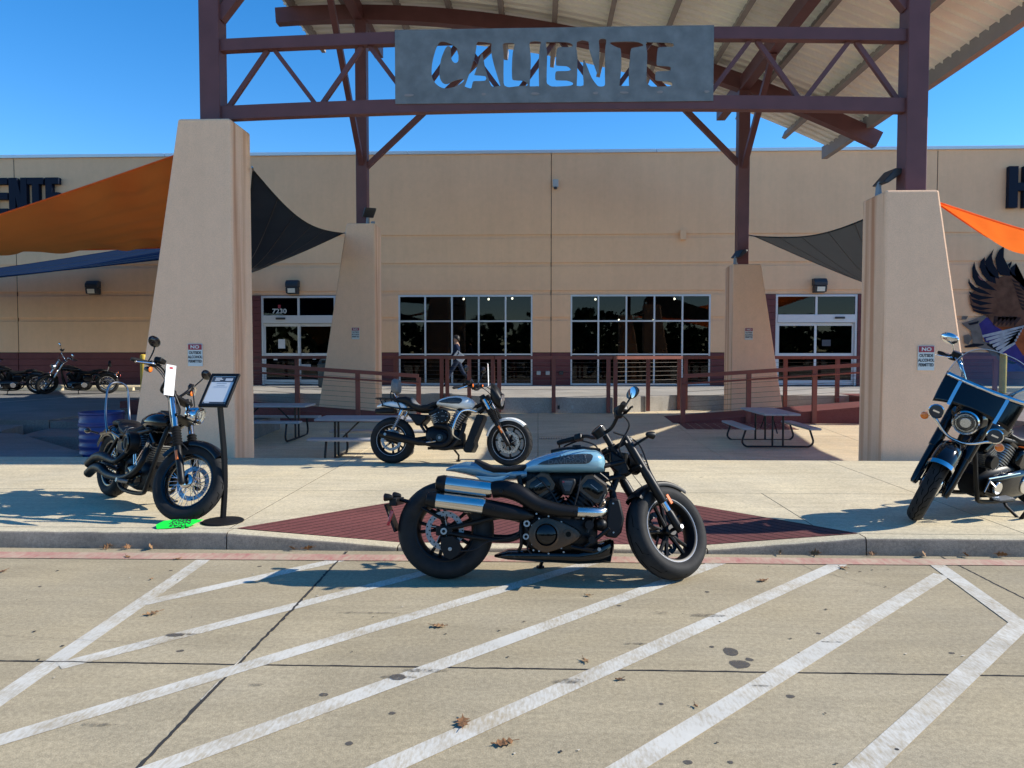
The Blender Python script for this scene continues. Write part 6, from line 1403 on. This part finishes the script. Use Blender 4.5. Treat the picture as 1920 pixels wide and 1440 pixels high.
    for s in (-1, 1):
        g.tube(smooth_path([(bc.x, s*.27, bc.z), (bc.x+.10, s*.22, bc.z-.05), (H.x+.08, s*.10, H.z+.06), (H.x, s*.06, H.z-.08)], 6), .006, 6)
    if bob: g.tube(smooth_path([(bc.x, -.27, bc.z), (bc.x+.14, -.2, bc.z-.12), (H.x+.10, -.14, H.z-.12), (AX[0]-.05, -.1, AX[2]+.25)], 6), .005, 6)
    P('cables', g, 0, 35, M)
    return root, M
lb, lbM = cruiser('bobber', 'black motorcycle with tall chrome sissy bar and wire wheels beside the poster stand', 34); place(lb, (-4.20, 7.16), R(-41), 8, .13)
rb, rbM = cruiser('tourer', 'black touring motorcycle with windshield and chrome lamps at the right edge', 30); place(rb, (4.63, 7.13), R(180+29), 11, .13)
fa, _ = cruiser('far_a', 'dark motorcycle with chrome crash bar parked far back at the left edge', 32); place(fa, (-15.3, 22.35), R(180+14), 8, .30)
fb, _ = cruiser('far_b', 'dark motorcycle with backrest parked far back beside the yellow bollard', 38); place(fb, (-13.35, 22.7), R(180+24), 8, .30)
# price card hanging from the left bike's bars
def hang_card(bike, M, loc, size, rot, label):
    bpy.context.view_layer.update()
    o = G().m('paper_white').box((0, 0, 0), (.003, size[0], size[1])).build('price_card', None, None, smooth=0)
    o.matrix_world = bike.matrix_basis @ M @ Matrix.Translation(loc) @ Euler(rot).to_matrix().to_4x4(); tag(o, label, 'card')
    g = G().m('paper_grey')
    for k, (w_, z_) in enumerate(((.55, .30), (.7, .16), (.6, .06), (.5, -.04), (.62, -.16), (.3, -.3))): g.box((.0022, 0, z_*size[1]), (.001, w_*size[0], .035*size[1]))
    g.m('sign_red').box((.0022, 0, .40*size[1]), (.001, .35*size[0], .07*size[1])); g.build('print', None, o, smooth=0)
    return o
# ---------------------------------------------------------------- poster stand, cards, barrel, bollards, bin
ps = empty('poster_stand', (-2.63, 6.10, .13)); tag(ps, 'black poster stand with curved post and round base beside the black bike', 'poster stand')
G().m('black_matte').lathe([(0, .0), (.165, .0), (.17, .006), (.16, .014), (.06, .028), (.03, .035), (0, .036)], 40, axis='Z', closed=False).build('base', None, ps)
G().m('black_matte').tube(smooth_path([(.0, 0, .02), (.02, 0, .30), (.015, .01, .55), (-.01, .03, .80), (-.035, .05, 1.02)], 6), .026, 4, squash=.55).build('post', None, ps, smooth=50)
Mf = Matrix.Translation((-.02, .02, 1.10)) @ Matrix.Rotation(R(-9), 4, 'Z') @ Matrix.Rotation(R(-38), 4, 'X')
fr = G().m('black_satin'); w_, h_ = .26, .335
for a, b in (((-w_/2, -.011, -h_/2), (w_/2, .011, -h_/2+.026)), ((-w_/2, -.011, h_/2-.026), (w_/2, .011, h_/2)), ((-w_/2, -.011, -h_/2+.026), (-w_/2+.026, .011, h_/2-.026)), ((w_/2-.026, -.011, -h_/2+.026), (w_/2, .011, h_/2-.026))): fr.span(a, b)
frm = fr.build('frame', None, ps, smooth=0, bevel=.004, M=Mf)
G().m('paper_white').span((-w_/2+.02, -.004, -h_/2+.02), (w_/2-.02, .004, h_/2-.02)).build('poster', None, frm, smooth=0)
g = G().m('paper_dark').span((-.10, -.0055, .083), (.10, -.0045, .135)).span((-.10, -.0055, -.138), (.10, -.0045, -.12))
g.m('paper_white').span((-.075, -.0068, .115), (-.02, -.0058, .124)).span((-.075, -.0068, .103), (-.005, -.0058, .110)).span((-.075, -.0068, .092), (-.03, -.0058, .098))
g.m('paper_grey').span((.02, -.0068, .092), (.085, -.0058, .118)).span((-.045, -.0055, .066), (.045, -.0045, .073)).span((-.035, -.0055, .046), (.035, -.0045, .050)).span((-.065, -.0055, .03), (.065, -.0045, .034)).span((-.09, -.0068, -.134), (-.045, -.0058, -.122))
g.build('print', None, frm, smooth=0)
card = G(); poly = [(-.185, -.02), (-.15, -.085), (-.06, -.075), (.0, -.055), (.09, -.05), (.165, .06), (-.05, .07), (-.145, .045)]
card.m('neon_green').prism(poly, 0, .002, 'xy'); gc = card.build('price_card', None, None, smooth=0); gc.location = (-2.90, 5.905, .158); gc.rotation_euler = (R(17), 0, R(4))
tag(gc, 'bright green price card with upside down print lying under the front tyre', 'card')
for s, y in (('WAS', -.035), ('NOW', .01), ('MSRP', .05)): text_obj('lettering', s, .05, 'sign_ink', gc, Matrix.Translation((.0, y, .0035)) @ Matrix.Rotation(R(180), 4, 'Z'), bold=.02, extrude=.0004, sx=1.3)
g = G().m('neon_green'); pth = smooth_path([(.05, -.06, .0), (.035, -.12, -.03), (.02, -.165, -.055), (-.03, -.19, -.085)], 5)
for i in range(len(pth)-1): g.bar(pth[i], pth[i+1], .028, .002)
g.build('strap', None, gc, smooth=0)
hang_card(lb, lbM, (1.31, -.30, 1.10), (.10, .26), (R(14), R(-6), R(-14)), 'white price card hanging from the handlebar of the black sissy bar bike')
hang_card(wb, Matrix.Identity(4), (1.245, -.10, 1.13), (.15, .29), (0, R(-3), R(6)), 'white price card standing on the handlebar of the white motorcycle')
# blue barrel behind the left bike
br = G().m('barrel_blue'); pf = [(.0, 0), (.27, 0), (.285, .02)]
for k in range(7): z = .06+k*.11; pf += [(.288, z), (.298, z+.02), (.298, z+.05), (.288, z+.07)]
pf += [(.29, .86), (.30, .875), (.30, .895), (.285, .90), (.275, .88), (.27, .55), (0, .55)]
bl_ = br.lathe(pf, 40, axis='Z', closed=False).build('plastic_barrel', None, None); bl_.location = (-6.22, 10.42, -.19); tag(bl_, 'blue plastic barrel standing behind the black sissy bar bike', 'barrel')
G().m('barrel_blue').lathe([(.297, .70), (.304, .71), (.304, .73), (.297, .74)], 40, axis='Z').build('hoop', None, bl_)
def bollard(x, y, z, h, label):
    o = G().m('bollard_yellow').lathe([(0, 0), (.10, 0), (.10, h-.05), (.092, h-.02), (.06, h), (0, h+.008)], 24, axis='Z', closed=False).build('bollard', None, None); o.location = (x, y, z); tag(o, label, 'bollard', 'yellow bollards')
    G().m('asphalt').lathe([(.0, .004), (.15, .004), (.13, .02), (0, .02)], 20, axis='Z', closed=False).build('footing', None, o)
bollard(-12.85, 23.9, .31, 1.2, 'yellow bollard left of the tall front pillar'); bollard(14.55, 23.9, .28, 1.25, 'yellow bollard seen through the windshield on the right')
tb = G().m('trash_teal').lathe([(0, 0), (.27, 0), (.30, .05), (.32, .75), (.33, .78), (.30, .80), (.25, .92), (.12, .98), (0, .99)], 24, axis='Z', closed=False).build('trash_can', None, None); tb.location = (-7.0, 24.6, .41); tag(tb, 'dark teal trash can by the left doors behind the railing', 'trash can')
G().m('black_matte').box((0, -.27, .86), (.22, .08, .09)).build('flap', None, tb, smooth=0, bevel=.01)
# wheel stops along the left wall
for i, x in enumerate((-18.9, -16.6, -14.2, -11.9)):
    o = G().m('walk_concrete').prism([(-.08, 0), (.08, 0), (.05, .11), (-.05, .11)], -.85, .85, 'yz').build('wheel_stop', None, None, smooth=0, bevel=.01); o.location = (x, 24.2, .312); o.rotation_euler = (0, 0, 0)
    tag(o, 'pale concrete wheel stop at the far left wall, '+('hidden leftmost' if i == 0 else 'second from left' if i == 1 else 'behind the far dark bikes' if i == 2 else 'beside the yellow bollard'), 'wheel stop', 'wheel stops along the left wall')

# ---------------------------------------------------------------- picnic tables
def picnic_table(label):
    root = empty('picnic_table'); tag(root, label, 'picnic table', 'grey picnic tables on the plaza')
    L = 1.83; 
    def board(name, y0, y1, z): G().span((-L/2, y0, z-.045), (L/2, y1, z)).build(name, 'table_plastic', root, smooth=0, bevel=.012)
    for k in range(3): board('tabletop_plank', -.375+k*.251, -.375+k*.251+.248, .74)
    for s in (-1, 1): board('bench', s*.68-.125, s*.68+.125, .44)
    for x in (-.62, .62):
        g = G().m('dark_tube').tube(smooth_path([(x, -.66, .40), (x, -.70, .28), (x, -.74, .12), (x, -.66, .03), (x, -.52, .022), (x, 0, .022), (x, .52, .022), (x, .66, .03), (x, .74, .12), (x, .70, .28), (x, .66, .40)], 4), .021, 10); g.build('leg_frame', None, root)
        for y in (-.11, .11): G().m('dark_tube').tube([(x, y, .022), (x, y, .70)], .021, 10).build('post', None, root)
        G().m('dark_tube').tube([(x*.95, 0, .30), (x*.30, 0, .69)], .014, 8).build('brace', None, root)
    return root
t1 = picnic_table('grey picnic table alone on the right side of the plaza'); t1.location = (4.35, 14.2, pz(0, 14.2)); t1.rotation_euler = (0, 0, R(90)); t1.scale = (.86,)*3
t2 = copy_tree(t1); t2['label'] = 'grey picnic table directly behind the white motorcycle'; t2.location = (-2.75, 12.2, -.2); t2.rotation_euler = (0, 0, R(0)); t2.scale = (.93,)*3
t3 = copy_tree(t1); t3['label'] = 'grey picnic table just right of the tall front pillar, farther back'; t3.location = (-5.35, 14.6, pz(0, 14.6)); t3.rotation_euler = (0, 0, R(0)); t3.scale = (.93,)*3

# ---------------------------------------------------------------- people on the porch
def person(bones, radii, regions, label, loc, rotz, hair=None):
    """skin-modifier body: bones = list of (a, b) joint names, radii per joint; regions map joint -> material"""
    names = list(radii); me = bpy.data.meshes.new('person'); me.from_pydata([radii[n][0] for n in names], [(names.index(a), names.index(b)) for a, b in bones], [])
    o = bpy.data.objects.new('person', me); col.objects.link(o); md = o.modifiers.new('s', 'SKIN'); md.use_smooth_shade = True
    for i, n in enumerate(names): r = radii[n][1]; me.skin_vertices[0].data[i].radius = r if isinstance(r, tuple) else (r, r)
    me.skin_vertices[0].data[names.index('pelvis')].use_root = True
    sb = o.modifiers.new('u', 'SUBSURF'); sb.levels = 2; sb.render_levels = 2
    dg = bpy.context.evaluated_depsgraph_get(); m2 = bpy.data.meshes.new_from_object(o.evaluated_get(dg)); bpy.data.objects.remove(o)
    ms = sorted(set(regions.values())); m2.materials.clear()
    for m_ in ms: m2.materials.append(MATS[m_])
    def seg(p, a, b): d = b-a; t = max(0, min(1, (p-a).dot(d)/d.length_squared)); return (p-a-d*t).length
    for p in m2.polygons:
        c = p.center; best = min(bones, key=lambda e: seg(c, Vector(radii[e[0]][0]), Vector(radii[e[1]][0]))-.5*min(radii[e[1]][1] if not isinstance(radii[e[1]][1], tuple) else radii[e[1]][1][0], .1)); p.material_index = ms.index(regions[best[1]]); p.use_smooth = True
    q = bpy.data.objects.new('person', m2); col.objects.link(q); q.location = loc; q.rotation_euler = (0, 0, rotz); tag(q, label, 'person')
    return q
def figure(stride):
    J = {'pelvis': ((0, 0, .93), (.15, .11)), 'waist': ((.01, 0, 1.08), (.14, .10)), 'chest': ((.02, 0, 1.28), (.165, .12)), 'neck': ((.03, 0, 1.47), .055), 'skull': ((.05, 0, 1.58), .09), 'crown': ((.05, 0, 1.66), .075)}
    for s, nm in ((1, 'l'), (-1, 'r')):
        k = stride*s
        J['hip'+nm] = ((.0, s*.09, .88), .095); J['knee'+nm] = ((.20*k+.03, s*.09, .50), .062); J['ank'+nm] = ((.38*k-(.12 if k < 0 else 0), s*.09, .10+(.10 if k < 0 else 0)), .042); J['toe'+nm] = ((.38*k-(.12 if k < 0 else 0)+.15, s*.09, .045+(.0 if k >= 0 else .04)), .035)
        J['sh'+nm] = ((.02, s*.19, 1.40), .062); J['elb'+nm] = ((.03-.12*k, s*.24, 1.14), .047); J['wri'+nm] = ((.16-.10*k, s*.24, .98), .034); J['hand'+nm] = ((.21-.1*k, s*.24, .94), .036)
    B = [('pelvis', 'waist'), ('waist', 'chest'), ('chest', 'neck'), ('neck', 'skull'), ('skull', 'crown')]
    for nm in 'lr': B += [('pelvis', 'hip'+nm), ('hip'+nm, 'knee'+nm), ('knee'+nm, 'ank'+nm), ('ank'+nm, 'toe'+nm), ('chest', 'sh'+nm), ('sh'+nm, 'elb'+nm), ('elb'+nm, 'wri'+nm), ('wri'+nm, 'hand'+nm)]
    return J, B
J, B = figure(1.0); reg = {n: 'cloth_navy' for n in J}
for nm in 'lr': reg.update({'hip'+nm: 'cloth_jeans', 'knee'+nm: 'cloth_jeans', 'ank'+nm: 'cloth_jeans', 'toe'+nm: 'cloth_black', 'hand'+nm: 'skin_tone'})
reg.update({'waist': 'cloth_pink', 'neck': 'skin_tone', 'skull': 'skin_tone', 'crown': 'skin_tone'})
pe = person(B, J, reg, 'person in navy jacket and jeans walking behind the railing carrying a white folder', (-2.62, 24.2, .41), R(178))
def hair(par, long):
    g = G().m('hair_dark').body([(-.075, 1.60, .06, .07, .08 if not long else .3, 2.2), (-.03, 1.61, .098, .11, .08 if not long else .32, 2.2), (.04, 1.63, .102, .105, .02, 2.2), (.10, 1.65, .085, .07, .0+.01, 2.2), (.13, 1.65, .05, .03, .01, 2.2)], 18); g.build('hair', None, par)
hair(pe, False)
# small face features
def face(par):
    g = G().m('skin_tone').dome((.135, 0, 1.575), .014, (1, 0, -.2), .025, 8, 3)
    for s in (-1, 1): g.m('skin_tone').dome((.045, s*.088, 1.585), .02, (0, s, 0), .014, 8, 3); g.m('hair_dark').disc((.132, s*.033, 1.605), .009, (1, 0, 0), 8, .008)
    g.m('cloth_pink').box((.132, 0, 1.53), (.008, .04, .008)); g.build('face', None, par)
face(pe)
fo = G().m('paper_white').box((0, 0, 0), (.36, .015, .25)).build('folder', None, None, smooth=0, bevel=.004); fo.location = (-2.52, 23.93, 1.43); fo.rotation_euler = (0, R(38), 0); tag(fo, 'white folder held under the arm of the walking person', 'folder')
J, B = figure(.15); reg = {n: 'cloth_black' for n in J}
for nm in 'lr': reg.update({'hip'+nm: 'cloth_navy', 'knee'+nm: 'cloth_navy', 'ank'+nm: 'cloth_navy', 'hand'+nm: 'skin_tone'})
reg.update({'neck': 'skin_tone', 'skull': 'skin_tone', 'crown': 'skin_tone'})
p2 = person(B, J, reg, 'person with long dark hair in black top half hidden by the left rear pillar', (-5.42, 23.6, .41), R(150)); hair(p2, True); face(p2)

# ---------------------------------------------------------------- dry leaves
def oak_leaf(size, seed):
    rr = random.Random(seed); out = []
    for k in range(9):
        t = k/8; w = math.sin(math.pi*min(1, t*1.05+.06))*.36*(1.0 if k % 2 else .42); out.append((t-.5, w*rr.uniform(.8, 1.2)))
    pts = out+[(x, -y*rr.uniform(.8, 1.2)) for x, y in reversed(out)]
    g = G().m('leaf_brown' if seed % 3 else 'leaf_tan'); n = len(pts); lift = lambda x, y: .003+.28*size*(abs(y)*rr.uniform(.4, 1.1))+.2*size*x*x*rr.uniform(.6, 1.4)
    vs = [(x*size, y*size, lift(x, y)) for x, y in pts]+[((out[k][0])*size, 0, .008+.05*size*math.sin(k)) for k in range(9)]
    fs = []
    for k in range(8): fs += [(k, k+1, n+k+1, n+k), (n-1-k, n+k, n+k+1, n-2-k)]
    g.add(vs, fs); g.tube([(-.5*size, 0, .01), (-.78*size, .05*size, .014)], .0015, 4)
    return g
LV = [(825, 1176, .085, 'brown oak leaf between the two middle stripes left of centre'), (868, 1356, .10, 'brown curled oak leaf near the bottom centre'), (941, 1397, .085, 'upright brown oak leaf lowest in the picture centre'),
      (1098, 1242, .055, 'small brown leaf right of centre above the long joint'), (1432, 1090, .085, 'brown oak leaf right of the blue bike front tyre'), (1580, 1066, .07, 'brown leaf on the end of the stripe near the red line'),
      (283, 1153, .09, 'curled brown leaf beside the left border stripe'), (240, 1046, .07, 'flat brown leaf on the red fire lane line at left'), (335, 1049, .055, 'small brown leaf on the red line near the corner stripe'),
      (1102, 1118, .05, 'small brown leaf in front of the blue bike'), (5, 1073, .06, 'brown leaf at the left edge below the red line'), (1240, 1080, .04, 'tiny leaf behind the blue bike front tyre'),
      (285, 1087, .035, 'tiny dark leaf left of the corner stripe'), (1160, 1276, .035, 'tiny dark leaf on the right above the long joint'), (1305, 1327, .03, 'tiny dark leaf right of the bottom centre')]
for i, (px, py, s, lb_) in enumerate(LV):
    o = oak_leaf(s*1.05, i).build('fallen_leaf', None, None, smooth=0); x, y = gpx(px, py); o.location = (x, y, .004); o.rotation_euler = (0, 0, i*1.7); tag(o, lb_, 'leaf', 'dry leaves on the concrete')
KL = [(195, 'left gutter behind the black bike'), (232, 'left gutter below the black bike front tyre'), (275, 'gutter just left of the green card'), (545, 'gutter where the left ramp flare starts'), (575, 'gutter halfway down the left ramp flare'), (1455, 'gutter halfway up the right ramp flare'), (1520, 'gutter near the top of the right ramp flare'),
      (1620, 'gutter just right of the ramp'), (1712, 'gutter below the touring bike front tyre'), (1786, 'gutter below the touring bike kickstand'), (1850, 'gutter at the far right')]
for i, (px, wh) in enumerate(KL):
    o = oak_leaf(.065 if i % 2 else .09, 40+i).build('fallen_leaf', None, None, smooth=0); x, y = gpx(px, 1034); o.location = (x, 5.69, .022); o.rotation_euler = (R(55), R(10*(i % 3-1)), i*.9); tag(o, 'brown leaf on the kerb, '+wh, 'leaf', 'dry leaves against the kerb')

# ---------------------------------------------------------------- trees across the lot (behind the viewer, mirrored in the windows)
g = G().m('foliage'); rr = random.Random(11)
for k in range(75):
    cx = -75+150*k/74+rr.uniform(-1.2, 1.2); h = rr.uniform(4.2, 7.5); cy = -48+rr.uniform(-4, 4)
    for q in range(150):
        a, b_ = rr.uniform(0, 6.28), rr.uniform(-1, 1); r = rr.uniform(.5, 1)*2.6*math.sqrt(max(0, 1-b_*b_*.9)); p = Vector((cx+r*math.cos(a), cy+r*math.sin(a), h*.5+b_*h*.5)); s = rr.uniform(.3, .75)
        u_ = Vector((rr.uniform(-1, 1), rr.uniform(-1, 1), rr.uniform(-1, 1))).normalized(); v_ = u_.orthogonal().normalized()
        g.add([p+u_*s, p+v_*s, p-u_*s, p-v_*s], [(0, 1, 2, 3)])
tr_ = g.build('distant_trees', None, None, smooth=0); tr_['kind'] = 'stuff'; tag(tr_, 'belt of green trees across the parking lot', 'trees')
